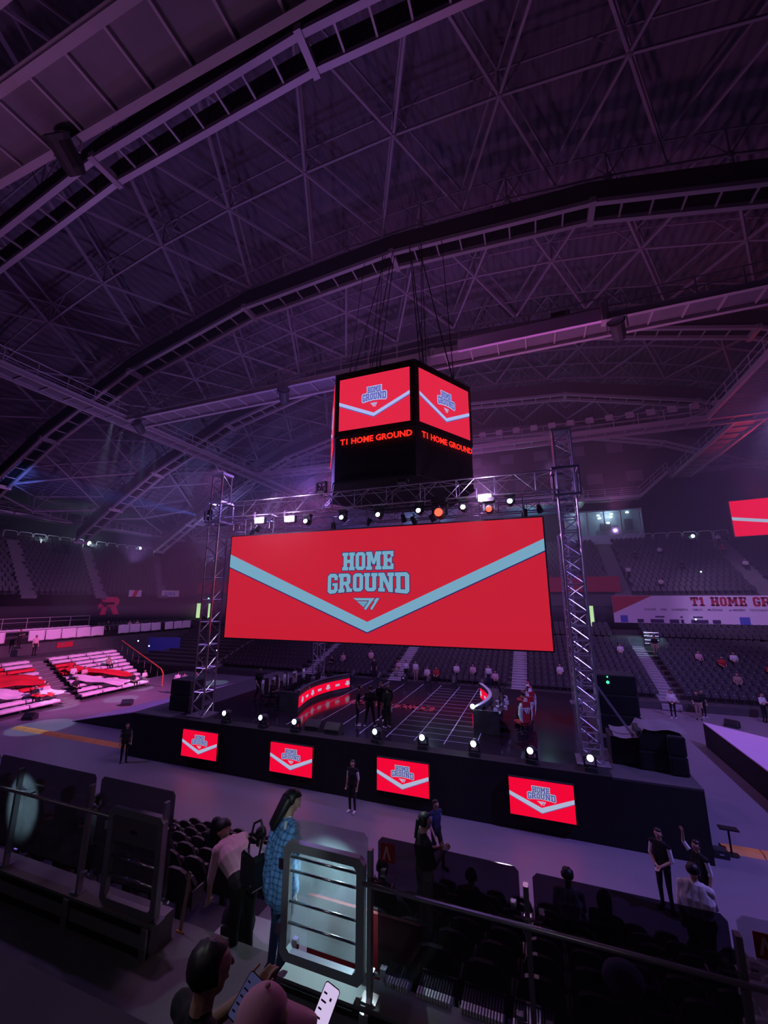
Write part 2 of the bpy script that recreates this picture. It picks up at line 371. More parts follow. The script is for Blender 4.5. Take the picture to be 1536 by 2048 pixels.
for d, z in U:
    rows += [(-50-d-0.74, -50-d, -5, 50+d+0.74, z-1.2, z), (-50-d-0.74, 35.2+d+0.74, 50+d, 50+d+0.74, z-1.2, z), (35.2+d, 35.2+d+0.74, -5, 50+d+0.74, z-1.2, z)]
rows += [(-63, 48, 60.3, 62, 13, 14.6), (-63, -60.3, -5, 61, 13, 14.6)]
terrace('upper_stand', rows, 'steep dark upper stand running round the hall')
# concourse walls under the upper stand
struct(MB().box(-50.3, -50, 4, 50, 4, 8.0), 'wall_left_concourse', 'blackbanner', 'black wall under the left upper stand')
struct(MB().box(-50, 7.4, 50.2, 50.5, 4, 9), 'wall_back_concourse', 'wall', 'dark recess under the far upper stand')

# ---- aisles ----------------------------------------------------------------
def aisle_y(rows, x0, x1, depth, name, label, m='step'):
    mb = MB()
    for y, z in rows:
        mb.mi = 0; mb.box(x0, x1, y-0.02, y+depth, z-0.3, z+0.02); mb.box(x0, x1, y-0.02-depth/2, y-0.02, z-0.5, z-0.13)
        mb.mi = 1; mb.box(x0, x1, y-.03, y+.05, z+.015, z+.03); mb.box(x0, x1, y-.03-depth/2, y+.05-depth/2, z-.135, z-.12)
    o = mb.build(name, [m, 'line' if depth > .8 else m]); tag(o, label, 'stairs', None, 'structure')
FA = [(-21.6, -20.4), (-12.9, -11.7), (-2.4, -1.2), (7.7, 8.9), (18, 19.2), (-33, -31.8)]
for k, (a, b) in enumerate(FA): aisle_y(FL, a, b, 0.86, 'stand_stairs', 'flight of pale steps up the far lower stand')
for a, b in ((8.0, 9.6), (20.4, 22.0), (-44, -42.6), (-30, -28.6), (-16, -14.6), (-4, -2.6)):
    aisle_y([(50+d, z+0.1) for d, z in U], a, b, 0.74, 'stand_stairs', 'flight of steps up the far upper stand', 'concrete')
def aisle_x(rows, y0, y1, name, label, sgn=-1, sh=0.0):
    mb = MB()
    for i, (x, z) in enumerate(rows):
        s0 = sh*i
        mb.box(x-0.86, x+0.02, y0+s0, y1+s0, z-0.3, z+0.02); mb.box(x+0.02, x+0.42, y0+s0, y1+s0, z-0.5, z-0.13)
    tag(mb.build(name, 'concrete'), label, 'stairs', None, 'structure')
aisle_x(LL, 21.1, 22.3, 'stand_stairs', 'flight of steps up the left lower stand', sh=.22)
aisle_x([(-50-d, z+0.1) for d, z in U], 26.4, 27.8, 'stand_stairs', 'flight of steps up the left upper stand', sh=0.2)
aisle_x([(-50-d, z+0.1) for d, z in U], 34.0, 35.4, 'stand_stairs', 'flight of steps up the left upper stand', sh=0.28)
aisle_x([(-50-d, z+0.1) for d, z in U], 42.8, 44.2, 'stand_stairs', 'flight of steps up the left upper stand', sh=0.5)

# ---- seats ----------------------------------------------------------------
def seat_mb(mb, T, full=True):
    # folded arena seat: pedestal, tipped-up pan, curved back with rounded shoulders
    mb.mi = 0
    mb.prism([(-0.22, 0.10, 0.38), (0.22, 0.10, 0.38), (0.23, 0.17, 0.66), (0.17, 0.20, 0.82), (0.08, 0.21, 0.86), (-0.08, 0.21, 0.86), (-0.17, 0.20, 0.82), (-0.23, 0.17, 0.66)], (0, 0.05, 0.0), T)
    mb.prism([(-0.20, -0.02, 0.36), (0.20, -0.02, 0.36), (0.21, 0.03, 0.60), (0.15, 0.05, 0.70), (-0.15, 0.05, 0.70), (-0.21, 0.03, 0.60)], (0, 0.055, 0), T)
    mb.box(-0.04, 0.04, 0.06, 0.14, 0.0, 0.42, T)
    if full:
        mb.box(-0.25, -0.225, -0.05, 0.16, 0.36, 0.58, T); mb.box(0.225, 0.25, -0.05, 0.16, 0.36, 0.58, T)
        mb.mi = 1; mb.box(-0.03, 0.03, -0.03, -0.018, 0.58, 0.62, T); mb.mi = 0  # small pale box on the pan, a painted glint
mb = MB(); seat_mb(mb, None)
seat_mesh = mb.mesh('arena_seat', ['seat', 'seat_glint'])
nseat = 0
def seat(x, y, z, rz, label, group):
    global nseat; nseat += 1
    o = bpy.data.objects.new('arena_seat', seat_mesh); COL.objects.link(o)
    o.location = (x, y, z); o.rotation_euler.z = rz; tag(o, label, 'seat', group)
NR = [(4.9+0.88*i, 3.2-0.42*i) for i in range(7)]               # near lower rows, stepping down to the floor
near_gap = lambda x: -4.55 < x < -2.75
words = ['top', 'second', 'third', 'fourth', 'fifth', 'sixth', 'lowest']
for i, (y, z) in enumerate(NR):
    x = -9.6
    while x < 3.6:
        if not near_gap(x): seat(x, y+0.35, z, PI, 'charcoal folding seat in the %s row of the near stand below the glass rail' % words[i], 'seats in the %s row of the near lower stand' % words[i])
        x += 0.52
rest = MB(); far_ok = lambda x: not any(a-0.2 < x < b+0.2 for a, b in FA)
for k, (y, z) in enumerate(FL):
    x = -21.8 if k else -27.5
    x = -31.5
    while x < 19.8:
        if far_ok(x):
            if k < 2 and -19.9 < x < 14.5 and nseat < 300:
                seat(x, y+0.3, z, 0, 'charcoal folding seat in the %s row of the far lower stand' % ('front' if k == 0 else 'second'), 'seats in the %s row of the far lower stand' % ('front' if k == 0 else 'second'))
            else: seat_mb(rest, Tr(x, y+0.3, z), k < 8)
        x += 0.52
for y, z in FM:
    x = -44
    while x < 30:
        if not (6.6 < x < 9.3): seat_mb(rest, Tr(x, y+0.3, z), False)
        x += 0.52
def inaisle(x): return any(a < x < b for a, b in ((7.8, 9.8), (20.2, 22.2), (-44.2, -42.4), (-30.2, -28.4), (-16.2, -14.4), (-4.2, -2.4)))
for j, (d, z) in enumerate(U):
    x = -50-d
    while x < 35+d:
        if not inaisle(x) and not (-46 < x < 6.5 and j < 2): seat_mb(rest, Tr(x, 50+d+0.3, z), False)
        x += 0.54
    y = 14.0
    while y < 49.5+d:
        if not any(a+sh*j-0.1 < y < a+1.5+sh*j for a, sh in ((26.4, .2), (34.0, .28), (42.8, .5))): seat_mb(rest, Tr(-50-d-0.3, y, z) @ Rz(PI/2), False)
        y += 0.54
    y = 30
    while y < 50+d: seat_mb(rest, Tr(35.2+d+0.3, y, z) @ Rz(-PI/2), False); y += 0.54
for x, z in LM:
    y = 33.4
    while y < 44.5: seat_mb(rest, Tr(x-0.3, y, z) @ Rz(PI/2), False); y += 0.54
for x, z in RL:
    y = 8
    while y < 34: seat_mb(rest, Tr(x+0.3, y, z) @ Rz(-PI/2), False); y += 0.54
tag(rest.build('arena_seats', ['seat', 'seat_glint']), 'rows upon rows of charcoal folding seats filling the stands', 'seats', None, 'stuff')

# ---- fascias, banners, signs ------------------------------------------------
# varsity lettering made of convex pieces; unit height
def oct_ring(w, t=0.21, c=0.13):
    return [[(0, c), (0, 1-c), (c, 1), (t, 1), (t, 0), (c, 0)], [(w, c), (w, 1-c), (w-c, 1), (w-t, 1), (w-t, 0), (w-c, 0)], [(t, .8), (t, 1), (w-t, 1), (w-t, .8)], [(t, 0), (t, .2), (w-t, .2), (w-t, 0)]]
R = lambda a, b, c, d: [(a, c), (b, c), (b, d), (a, d)]
GL = {
 'H': (.76, [R(.07, .3, 0, 1), R(.46, .69, 0, 1), R(0, .36, .81, 1), R(.4, .76, .81, 1), R(0, .36, 0, .19), R(.4, .76, 0, .19), R(.3, .46, .4, .6)]),
 'O': (.58, oct_ring(.58)),
 'M': (.9, [R(.07, .29, 0, 1), R(.61, .83, 0, 1), R(0, .36, 0, .19), R(.54, .9, 0, .19), R(0, .3, .81, 1), R(.6, .9, .81, 1), [(.12, 1), (.34, 1), (.52, .3), (.38, .3)], [(.56, 1), (.78, 1), (.52, .3), (.38, .3)]]),
 'E': (.64, [R(.07, .3, 0, 1), R(0, .64, .81, 1), R(0, .64, 0, .19), R(.47, .64, .68, 1), R(.47, .64, 0, .32), R(.3, .5, .41, .59), R(.42, .55, .34, .66)]),
 'G': (.6, [[(0, .13), (0, .87), (.13, 1), (.21, 1), (.21, 0), (.13, 0)], R(.21, .39, .8, 1), R(.21, .39, 0, .2), [(.39, 0), (.39, .52), (.6, .52), (.6, .13), (.47, 0)], R(.28, .6, .38, .52), [(.39, .66), (.39, 1), (.47, 1), (.6, .87), (.6, .66)]]),
 'R': (.8, [R(.07, .3, 0, 1), R(0, .5, .81, 1), R(0, .36, 0, .19), R(.3, .6, .38, .57), [(.48, .38), (.48, 1), (.58, 1), (.7, .88), (.7, .5), (.6, .38)], [(.36, .42), (.58, .42), (.74, .1), (.52, .1)], R(.47, .8, 0, .19)]),
 'U': (.76, [R(0, .35, .81, 1), R(.41, .76, .81, 1), [(.07, .13), (.07, 1), (.29, 1), (.29, 0), (.2, 0)], [(.69, .13), (.69, 1), (.47, 1), (.47, 0), (.56, 0)], R(.29, .47, 0, .2)]),
 'N': (.86, [R(.07, .28, 0, 1), R(.58, .79, 0, 1), R(0, .3, .81, 1), R(.5, .86, .81, 1), R(0, .36, 0, .19), [(.1, 1), (.33, 1), (.79, 0), (.56, 0)]]),
 'D': (.76, [R(.07, .3, 0, 1), R(0, .6, .81, 1), R(0, .6, 0, .19), [(.53, 0), (.53, 1), (.63, 1), (.76, .87), (.76, .13), (.63, 0)]]),
 'T': (.7, [R(.235, .465, 0, 1), R(0, .7, .81, 1), R(0, .17, .62, 1), R(.53, .7, .62, 1), R(.12, .58, 0, .19)]),
 '1': (.46, [R(.13, .36, 0, 1), R(0, .49, 0, .19), [(0, .7), (0, .84), (.13, 1), (.2, 1), (.2, .7)]]),
 ' ': (.4, []),
}
def word(txt, gap=0.04):
    out = []; x = 0
    for ch in txt:
        w, ps = GL[ch]; out += [[(a+x, b) for a, b in p] for p in ps]; x += w+gap
    return out, x-gap
LOGO = [[(510, 856), (850, 856), (818, 893), (565, 893)], [(762, 890), (835, 872), (850, 856), (820, 893), (714, 1040), (684, 1022)], [(572, 908), (742, 908), (726, 934), (604, 934)],
        [(608, 940), (722, 940), (706, 963), (638, 963)], [(642, 969), (700, 969), (688, 990), (668, 988)], [(872, 855), (922, 855), (808, 1040), (780, 1020), (848, 908), (832, 906)]]
LOGO[1] = [(765, 890), (822, 890), (714, 1040), (684, 1022)]
def grow(p, t):
    a2 = sum(p[i][0]*p[(i+1) % len(p)][1]-p[(i+1) % len(p)][0]*p[i][1] for i in range(len(p)))
    if a2 < 0: p = p[::-1]
    n = len(p); L = []
    for i in range(n):
        (x0, y0), (x1, y1) = p[i], p[(i+1) % n]; d = math.hypot(x1-x0, y1-y0) or 1e-6
        L.append(((y1-y0)/d, -(x1-x0)/d, (x0, y0)))
    out = []
    for i in range(n):
        n1 = L[i-1]; n2 = L[i]; b = (n1[0]+n2[0], n1[1]+n2[1]); k = 1+n1[0]*n2[0]+n1[1]*n2[1]
        if k < 0.25: k = 0.25
        out.append((p[i][0]+b[0]*t/k, p[i][1]+b[1]*t/k))
    return out
def flat(mb, polys, y, th=0.01):
    for p in polys:
        mb.prism([(a, y, b) for a, b in p], (0, -th, 0))
def art(parent, w, h, red, band, ink, casing='blackgloss', depth=0.12, frame=0.02, edge=0.012, name='display', chev=((.64, .38), (.66, .48))):
    """the HOME GROUND picture on a lit screen: local X across, Z up, seen from -Y"""
    hw, hh = w/2, h/2
    MB().box(-hw-frame, hw+frame, 0.004, depth, -hh-frame, hh+frame).build('casing', casing, parent)
    d = MB().box(-hw, hw, -0.004, 0.004, -hh, hh).build(name, red, parent)
    (lt, lb), (rt, rb) = chev; a = .017
    bandp = [[(-hw, lb*hh), (-hw, lt*hh), (a*hw, -.645*hh), (a*hw, -.818*hh)], [(a*hw, -.818*hh), (a*hw, -.645*hh), (hw, rt*hh), (hw, rb*hh)]]
    mb = MB(); flat(mb, [[(x, z-edge*1.6) for x, z in p] for p in bandp], -0.006, 0.002); mb.build('band_shadow', ink, d)
    mb = MB(); flat(mb, bandp, -0.010, 0.002); mb.build('chevron_band', band, d)
    for txt, x0, x1, z0, z1, warp in (('HOME', -.15, .18, .25, .573, 0), ('GROUND', -.246, .274, -.125, .195, 1)):
        ps, ww = word(txt)
        def W(p):
            o = []
            for px, pz in p:
                t = px/ww; X = x0+(x1-x0)*t; zz0 = z0-(.05*(2*t-1)**2 if warp else 0)
                o.append((X*hw, (zz0+(z1-zz0)*pz)*hh))
            return o
        ps = [W(p) for p in ps]
        mb = MB(); flat(mb, [grow(p, edge) for p in ps], -0.006, 0.002); mb.build('lettering_outline', ink, d)
        mb = MB(); flat(mb, ps, -0.010, 0.002); mb.build('lettering', band, d)
    ps = [[((-.075+(x-510)/410*.167)*hw, (-.24-(z-855)/185*.205)*hh) for x, z in p] for p in LOGO]
    mb = MB(); flat(mb, [grow(p, edge*0.5) for p in ps], -0.006, 0.002); mb.build('emblem_outline', ink, d)
    mb = MB(); flat(mb, ps, -0.010, 0.002); mb.build('emblem', band, d)
    return d
def text_mesh(txt, size, m, parent, loc, rot=(PI/2, 0, 0), ext=0.004, name='lettering', bold=0.0, shear=0.0):
    c = bpy.data.curves.new('t', 'FONT'); c.body = txt; c.size = size; c.extrude = ext; c.offset = bold; c.resolution_u = 2; c.shear = shear
    o = bpy.data.objects.new('t', c); COL.objects.link(o)
    bpy.context.view_layer.update()
    me = bpy.data.meshes.new_from_object(o.evaluated_get(bpy.context.evaluated_depsgraph_get()))
    bpy.data.objects.remove(o); me.name = name; me.materials.clear(); me.materials.append(M[m])
    q = bpy.data.objects.new(name, me); COL.objects.link(q); q.parent = parent; q.location = loc; q.rotation_euler = rot
    return q
# long white banner at the right
t = thing('banner', 'long white banner with a red corner and red slab lettering under the right upper stand', 'banner', (0, 48.95, 0))
MB().box(7.5, 35, 0, 0.05, 5.15, 7.88).build('cloth', 'banner', t)
mb = MB(); flat(mb, [[(7.5, 6.1), (7.5, 7.86), (11.1, 7.86)]], -0.003, 0.01); mb.build('red_corner', 'banred', t)
ps, ww = word('T1 HOME GROUND', 0.07)
mb = MB(); flat(mb, [[(14.4+x*.92, 6.87+z*.87) for x, z in p] for p in ps], -0.003, 0.012); mb.build('lettering', 'banred', t)
for s_, x_ in (('G SCOPE', 10.3), ('CNS', 11.75), ('LG BARISTA', 12.7), ('OMCO', 14.45), ('MUZINGA', 15.7), ('jw MARBIN', 17.4), ('TOUCHDATA', 19.0)):
    text_mesh(s_, 0.26, 'banink', t, (x_, -0.012, 6.42), name='sponsor_lettering', bold=0.004)
mb = MB(); mb.box(8.1, 8.75, -0.02, 0, 5.2, 5.9); mb.box(18.1, 18.9, -0.02, 0, 5.15, 5.85); mb.build('blue_notice', 'blueboard', t)
mb = MB()
for a, b in ((9.6, 10.15), (10.75, 11.9), (12.4, 13.2), (13.35, 13.6), (14.2, 15.6), (15.95, 16.6)):
    mb.box(a, b, -0.02, 0, 5.2, 5.55)
for a, b in ((11.2, 12.0), (13.35, 13.55), (14.4, 15.2)): mb.box(a, b, -0.02, 0, 5.72, 5.86)
mb.build('barrier_slots', 'banink', t)
# red fascia with a 4, under the far upper stand
t = thing('fascia_panel', 'dark red fascia with a pale figure 4, left of the left truss tower', 'fascia', (0, 49.9, 0))
MB().box(-50, -36, 0, 0.1, 8.3, 9.95).build('panel', 'redfascia', t)
text_mesh('4', 1.0, 'acoustic', t, (-47.4, -0.01, 8.6), bold=0.02)
tag(MB().box(-36, 8.6, 49.9, 50.0, 8.3, 9.95).build('fascia_panel', 'redfascia'), 'plain dark red fascia running behind the big screen', 'fascia')
# black wall logo: red R with a star
t = thing('wall_logo', 'red letter R with a small star on the black wall at left', 'logo', (-49.98, 0, 0))
def lx(pts): return [(0.0, y, z) for y, z in pts]
mb = MB()
y0, z0 = 34.75, 5.62
sy, sz = 2.55, 2.15
def rp(pts): mb.prism([(0, y0+a*sy, z0+b*sz) for a, b in pts], (0.06, 0, 0))
rp([(-.05, 1.0), (.7, 1.0), (.78, .70), (.18, .70)]); rp([(.7, 1.0), (.88, .97), (1.0, .82), (.98, .6), (.78, .55), (.76, .72)]); rp([(.98, .6), (.85, .45), (.2, .42), (.22, .56), (.78, .55)])
rp([(.2, .56), (.42, .56), (.36, 0), (.1, 0)]); rp([(.55, .45), (.85, .45), (1.05, 0), (.75, 0)])
mb.build('letter_mark', 'rlogo', t)
mb = MB(); st = []
for i in range(10):
    r = .42 if i % 2 == 0 else .17; a = PI/2+i*PI/5; st.append((y0+.06*sy+r*math.cos(a), z0+.5*sz+r*math.sin(a)))
for i in range(0, 10, 2):
    mb.prism([(0.02, *st[i]), (0.02, *st[(i+1) % 10]), (0.02, y0+.06*sy, z0+.5*sz), (0.02, *st[i-1])], (0.06, 0, 0))
mb.build('star', 'rlogo', t)
# sections signs
def sign(x, y, z, w, h, rz, label, txt):
    t = thing('section_sign', label, 'sign', (x, y, z), rz)
    MB().box(-w/2, w/2, 0, 0.06, -h/2, h/2).build('plate', 'banred', t)
    text_mesh(txt, h*.75, 'acoustic', t, (-w*.28, -0.006, -h*.27), bold=0.01)
sign(-44.9, 28.4, 3.05, 1.5, .5, PI/2, 'small red section sign under the white sheets at left', '49')
sign(-44.3, 44.9, 2.7, 1.0, .5, 0, 'small red gate sign left of the left tower', 'GATE 2')
sign(13.3, 44.9, 3.4, 1.2, .4, 0, 'small red section sign over the right lower seats', '13')
# lit doorways in the recess
for x0, x1, lab in ((-51.6, -50.2, None), (-49.9, -48.9, 'pale green lit doorway left of the left truss tower'), (-47.6, -47.1, 'narrow pale lit doorway directly behind the left truss tower'), (5.1, 5.75, 'narrow pale green lit doorway right of the right truss tower')):
    if lab is None: continue
    t = thing('lit_doorway', lab, 'doorway', (0, 50.1, 0))
    MB().box(x0, x1, 0, 0.04, 4.6, 7.1).build('lit_opening', 'doorlight', t)
    mb = MB(); mb.box(x0-.1, x0, -0.04, 0.06, 4.5, 7.2); mb.box(x1, x1+.1, -0.04, 0.06, 4.5, 7.2); mb.box(x0-.1, x1+.1, -0.04, 0.06, 7.1, 7.25); mb.build('door_frame', 'steel_dark', t)
def lamp(x, y, z, r, m, label, cat='lamp', name='wall_lamp'):
    t = thing(name, label, cat, (x, y, z))
    MB().ell((0, 0, 0), r, r*.6, r).build('lens', m, t, True)
    MB().box(-r*.7, r*.7, r*.4, r*1.3, -r*.7, r*.7).build('housing', 'blackgloss', t)
lamp(-43.9, 44.7, 2.05, .18, 'lamp_exit', 'round green-white exit lamp under the red gate sign', 'exit lamp', 'exit_lamp')
lamp(-47.6, 50.0, 7.5, .16, 'lamp_exit', 'small green exit lamp above the lit doorway at left', 'exit lamp', 'exit_lamp')
# blue partition left of the left tower
t = thing('partition', 'blue partition board with a small notice, behind the left truss tower', 'partition', (-43.4, 38.6, 0), math.radians(20))
MB().box(-2.2, 2.2, 0, .08, 0, 2.9).build('board', 'blueboard', t); MB().box(.6, 1.1, -.02, 0, 1.3, 1.6).build('notice', 'acoustic', t)
# dark wall closing the end of the left lower stand
struct(MB().box(-50, -45.0, 44.6, 44.9, 0, 3.9), 'wall_corner', 'wall', 'dark wall below the far left corner')
# sloping orange rail at the end of the left stand
t = thing('handrail', 'orange sloping handrail at the end of the left lower stand', 'handrail', (0, 0, 0))
MB().path([(-40.9, 31.4, 3.3), (-31.9, 28.6, 1.46), (-31.5, 28.5, 1.1), (-31.5, 28.5, .05)], .05).build('rail', 'orangerail', t)
mb = MB()
for k in range(7): x = -40.6+k*1.35; u = k*1.35/9; mb.tube((x, 31.3-2.8*u, 3.24-1.84*u), (x, 31.3-2.8*u, 2.3-1.9*u), .025)
mb.build('posts', 'steel_dark', t)

# ---- loop guard rails along the top of the upper stand -----------------------
def loop_rail(w=1.45, h=1.25):
    t = thing('guard_rail', '', 'guard rail')
    mb = MB(); r = .035; c = .22; hw = w/2
    pts = [(-hw, 0, 0), (-hw, 0, h-c), (-hw+c*.3, 0, h-c*.3), (-hw+c, 0, h), (hw-c, 0, h), (hw-c*.3, 0, h-c*.3), (hw, 0, h-c), (hw, 0, 0)]
    mb.path(pts, .045, 6).build('hoop', 'rail_pale', t)
    mb = MB()
    for k in range(3): mb.tube((-hw, 0, .3+.28*k), (hw, 0, .3+.28*k), .015, 4)
    mb.build('bars', 'steel', t)
    return t
g0 = loop_rail(); first = True
def put_rail(x, y, z, rz, lab, grp):
    global first
    if first: g0.location = (x, y, z); g0.rotation_euler.z = rz; tag(g0, lab, None, grp); first = False
    else: dup(g0, (x, y, z), rz, lab, grp)
for k in range(7): put_rail(12.4+1.6*k, 60.4, 14.6, 0, 'rounded tube guard rail along the top of the right upper seats', 'hoop rails above the right upper seats')
for k in range(6): put_rail(-60.6, 29.9+1.6*k, 14.6, PI/2, 'rounded tube guard rail at the top of the leftmost upper seats', 'hoop rails above the leftmost upper seats')
for k in range(6): put_rail(-60.6, 41.2+1.65*k, 14.6, PI/2, 'rounded tube guard rail above the middle block of left upper seats', 'hoop rails above the middle left upper seats')
for k in range(7): put_rail(-58.6+1.65*k, 60.4, 14.6, 0, 'rounded tube guard rail above the upper seats in the left corner', 'hoop rails above the corner upper seats')

# ---- glazed room in the back wall --------------------------------------------
t = thing('control_room', 'glazed lit room with ceiling lamps high in the back wall, right of the right tower', 'room', (0, 60.6, 0))
mb = MB(); mb.box(4.6, 14, 1.2, 1.3, 15.9, 19.2); mb.box(4.6, 14, 0, 1.3, 19.2, 19.4); mb.box(4.6, 14, 0, 1.3, 14.6, 15.9); mb.box(13.9, 14.0, 0, 1.3, 15.9, 19.2); mb.build('room_shell', 'boxroom', t)
mb = MB()
for x in (4.6, 7.3, 9.4, 11.4, 13.6): mb.box(x, x+.12, -.05, .05, 15.9, 19.2)
mb.build('mullions', 'steel', t)
mb = MB(); mb.box(9.0, 10.4, 1.1, 1.2, 16.4, 17.7); mb.box(10.5, 11.2, 1.1, 1.2, 16.6, 17.4); mb.box(12, 13, 1.1, 1.2, 16.5, 18.2); mb.build('dark_screens', 'blackgloss', t)
for k in range(9): MB().box(8.3+.55*k, 8.75+.55*k, .2, .6, 16.0, 16.55).build('chair_back', 'shell', t)
for x, z in ((8.8, 18.7), (8.9, 18.3), (10.4, 18.8), (10.3, 18.4), (12.3, 18.9), (9.9, 17.6)): MB().ell((x, .1, z), .22, .1, .13).build('ceiling_lamp', 'lamp_cool', t, True)
point('room_light', (10, 61.2, 18.6), 60, (0.7, 0.85, 1.0)); point('room_light', (6, 61.2, 18.6), 30, (0.7, 0.85, 1.0))
MB().box(4.6, 14, -.02, -.01, 15.9, 19.2).build('window_pane', 'glass', t)

# ---- corner screen at the right edge ----------------------------------------
t = thing('video_screen', 'red lit screen hanging at the right edge, cut off by the frame', 'screen', (24.6, 52.6, 16.1), math.radians(-14))
d = MB().box(-4, 4, -.01, .01, -1.95, 1.95).build('display', 'pan_red', t); MB().box(-4.1, 4.1, .01, .3, -2.05, 2.05).build('casing', 'blackgloss', t)
mb = MB(); flat(mb, [[(-4, -.15), (-4, .2), (4, -1.3), (4, -1.65)]], -.015, .004); mb.build('pale_band', 'pan_band', d)
# ================================================================== ROOF STEEL
AX = [(-40.4, 18.2), (-34.1, 22.0), (-23.7, 26.6), (-12.0, 29.5), (0, 30.3), (12.0, 29.5), (23.7, 26.6), (34.1, 22.0), (40.4, 18.2), (46, 14.5)]
AX = [(-46, 14.5)]+AX
AX = [(CX+x, z) for x, z in AX]
def arch(y, label):
    # a pair of bent chords joined by rungs, like a ladder laid along the arch, with a web above
    t = thing('roof_arch', label, 'roof arch', (0, y, 0))
    for dy, dz in ((-.62, 0), (.62, 0), (0, 1.5)):
        mb = MB()
        for (x0, z0), (x1, z1) in zip(AX[:-1], AX[1:]): mb.bar((x0, dy, z0+dz), (x1, dy, z1+dz), .26 if dz == 0 else .2, .26)
        mb.build('chord', 'steel', t)
    web = MB(); rung = MB().bar((0, -.6, 0), (0, .6, 0), .09, .09).mesh('rung', 'steel'); plate = MB().box(-.16, .16, -.85, .85, -.2, .16).mesh('joint_plate', 'steel')
    for (x0, z0), (x1, z1) in zip(AX[:-1], AX[1:]):
        L = math.hypot(x1-x0, z1-z0); n = max(1, round(L/1.55))
        for i in range(n):
            s_ = i/n; x, z = x0+(x1-x0)*s_, z0+(z1-z0)*s_
            o = bpy.data.objects.new('joint_plate' if i == 0 else 'rung', plate if i == 0 else rung); COL.objects.link(o); o.parent = t; o.location = (x, 0, z)
            xa, za = x0+(x1-x0)*(i+1)/n, z0+(z1-z0)*(i+1)/n
            for dy in (-.58, .56): web.add([(x, dy, z+.1), (xa, dy, za+.1), (xa, dy, za+1.5), (x, dy, z+1.5), (x, dy+.02, z+.1), (xa, dy+.02, za+.1), (xa, dy+.02, za+1.5), (x, dy+.02, z+1.5)], [(0, 1, 2, 3), (7, 6, 5, 4), (0, 4, 5, 1), (3, 2, 6, 7)])
    web.build('web_plate', 'web', t)
for y, l in ((10.6, 'nearest ladder-like roof arch, crossing the upper left of the roof'), (22.0, 'roof arch straight above the hanging scoreboard'), (33.6, 'roof arch beyond the middle catwalk, behind the scoreboard'), (45.2, 'farthest roof arch, just above the far catwalk'), (-1.0, 'roof arch overhead at the top left corner of the picture'), (56.5, 'roof arch against the back wall')): arch(y, l)
# triangulated grid under the roof sheets: bottom nodes staggered by half a bay
def frame_bay(ya, yb, kk):
    SP = 5.6; mb = MB()
    def node(i, y, off, dz): x = CX-.9+(i+off)*SP; return Vector((x, y, max(prof(x), 15)+2.3+dz))
    rows = [(ya, kk % 2*.5), ((ya+yb)/2, (kk+1) % 2*.5), (yb, kk % 2*.5)]
    for dz, r in ((0, .11), (1.7, .075)):
        for (y0, o0), (y1, o1) in zip(rows[:-1], rows[1:]):
            for i in range(-8, 9):
                a = node(i, y0, o0, dz)
                for j in ((i, i+1) if o1 < o0 else (i-1, i)):
                    b = node(j, y1, o1, dz); mb.tube(a, b, r, 5)
        for (y, o) in rows[:2]:
            for i in range(-8, 8): mb.tube(node(i, y, o, dz), node(i+1, y, o, dz), r*.8, 5)
    for (y, o) in rows[:2]:
        for i in range(-8, 9):
            a = node(i, y, o, 0); mb.tube(a, a+Vector((0, 0, 1.7)), .05, 4); mb.ell(a, .2, .2, .2, 6, 4)
            b = node(i, y, o, 1.7)
            for dx in (-1.4, 1.4): mb.tube(a, b+Vector((dx, 0, .3)), .04, 4)
    tag(mb.build('roof_space_frame', 'frame_tube'), 'triangulated grid of steel tubes under the roof sheets', None, None, 'structure')
for k, (a, b) in enumerate(((-12.6, -1), (-1, 10.6), (10.6, 22), (22, 33.6), (33.6, 45.2), (45.2, 56.5))): frame_bay(a, b, k % 2)

# ---- catwalks ---------------------------------------------------------------
CZ = 22.0
def catwalk(label, p, q, w, rail=(1, 1), mesh='steel', step=1.55, stair=False):
    p, q = Vector(p), Vector(q); d = (q-p); L = d.length; d.normalize(); s_ = d.cross(Vector((0, 0, 1))).normalized()
    t = thing('catwalk', label, 'catwalk', p); q = q-p; p = Vector((0, 0, 0))
    for sg in (-1, 1):
        o = s_*sg*w/2
        mb = MB(); mb.bar(p+o, q+o, .12, .34); mb.bar(p+o+Vector((0, 0, .17)), q+o+Vector((0, 0, .17)), .22, .03); mb.bar(p+o-Vector((0, 0, .17)), q+o-Vector((0, 0, .17)), .22, .03)
        mb.build('edge_beam', 'steel', t)
        if rail[0 if sg < 0 else 1]:
            r = MB(); up = Vector((0, 0, 1))
            for hh in (.62, 1.15): r.tube(p+o+up*hh, q+o+up*hh, .035, 5)
            n = max(2, round(L/1.9))
            for i in range(n+1): a = p+o+(q-p)*i/n; r.tube(a, a+up*1.15, .04, 5)
            r.build('handrail', 'steel', t)
    mb = MB(); mb.bar(p+Vector((0, 0, .06)), q+Vector((0, 0, .06)), w-.1, .04); mb.build('walk_plate', 'steel_dark', t)
    n = max(2, round(L/step)); me = MB().bar(-s_*w/2, s_*w/2, .08 if step > 1 else .05, .12).mesh('cross_bar', 'steel')
    for i in range(n+1):
        o = bpy.data.objects.new('cross_bar', me); COL.objects.link(o); o.parent = t; o.location = p+(q-p)*i/n
    return t
catwalk('long catwalk running away along the left side of the roof', (-31, -6, CZ), (-31, 56, CZ), 1.5)
catwalk('middle catwalk crossing behind the scoreboard from the left catwalk', (-30.2, 21.9, CZ), (22, 21.9, CZ), 1.5)
catwalk('far catwalk crossing beyond the scoreboard above the truss', (-30.2, 38.2, CZ), (30, 38.2, CZ), 1.5)
catwalk('near catwalk overhead in the upper left corner', (-30.1, 5.1, CZ), (16, 5.1, CZ), 1.6, rail=(0, 0), step=1.5)
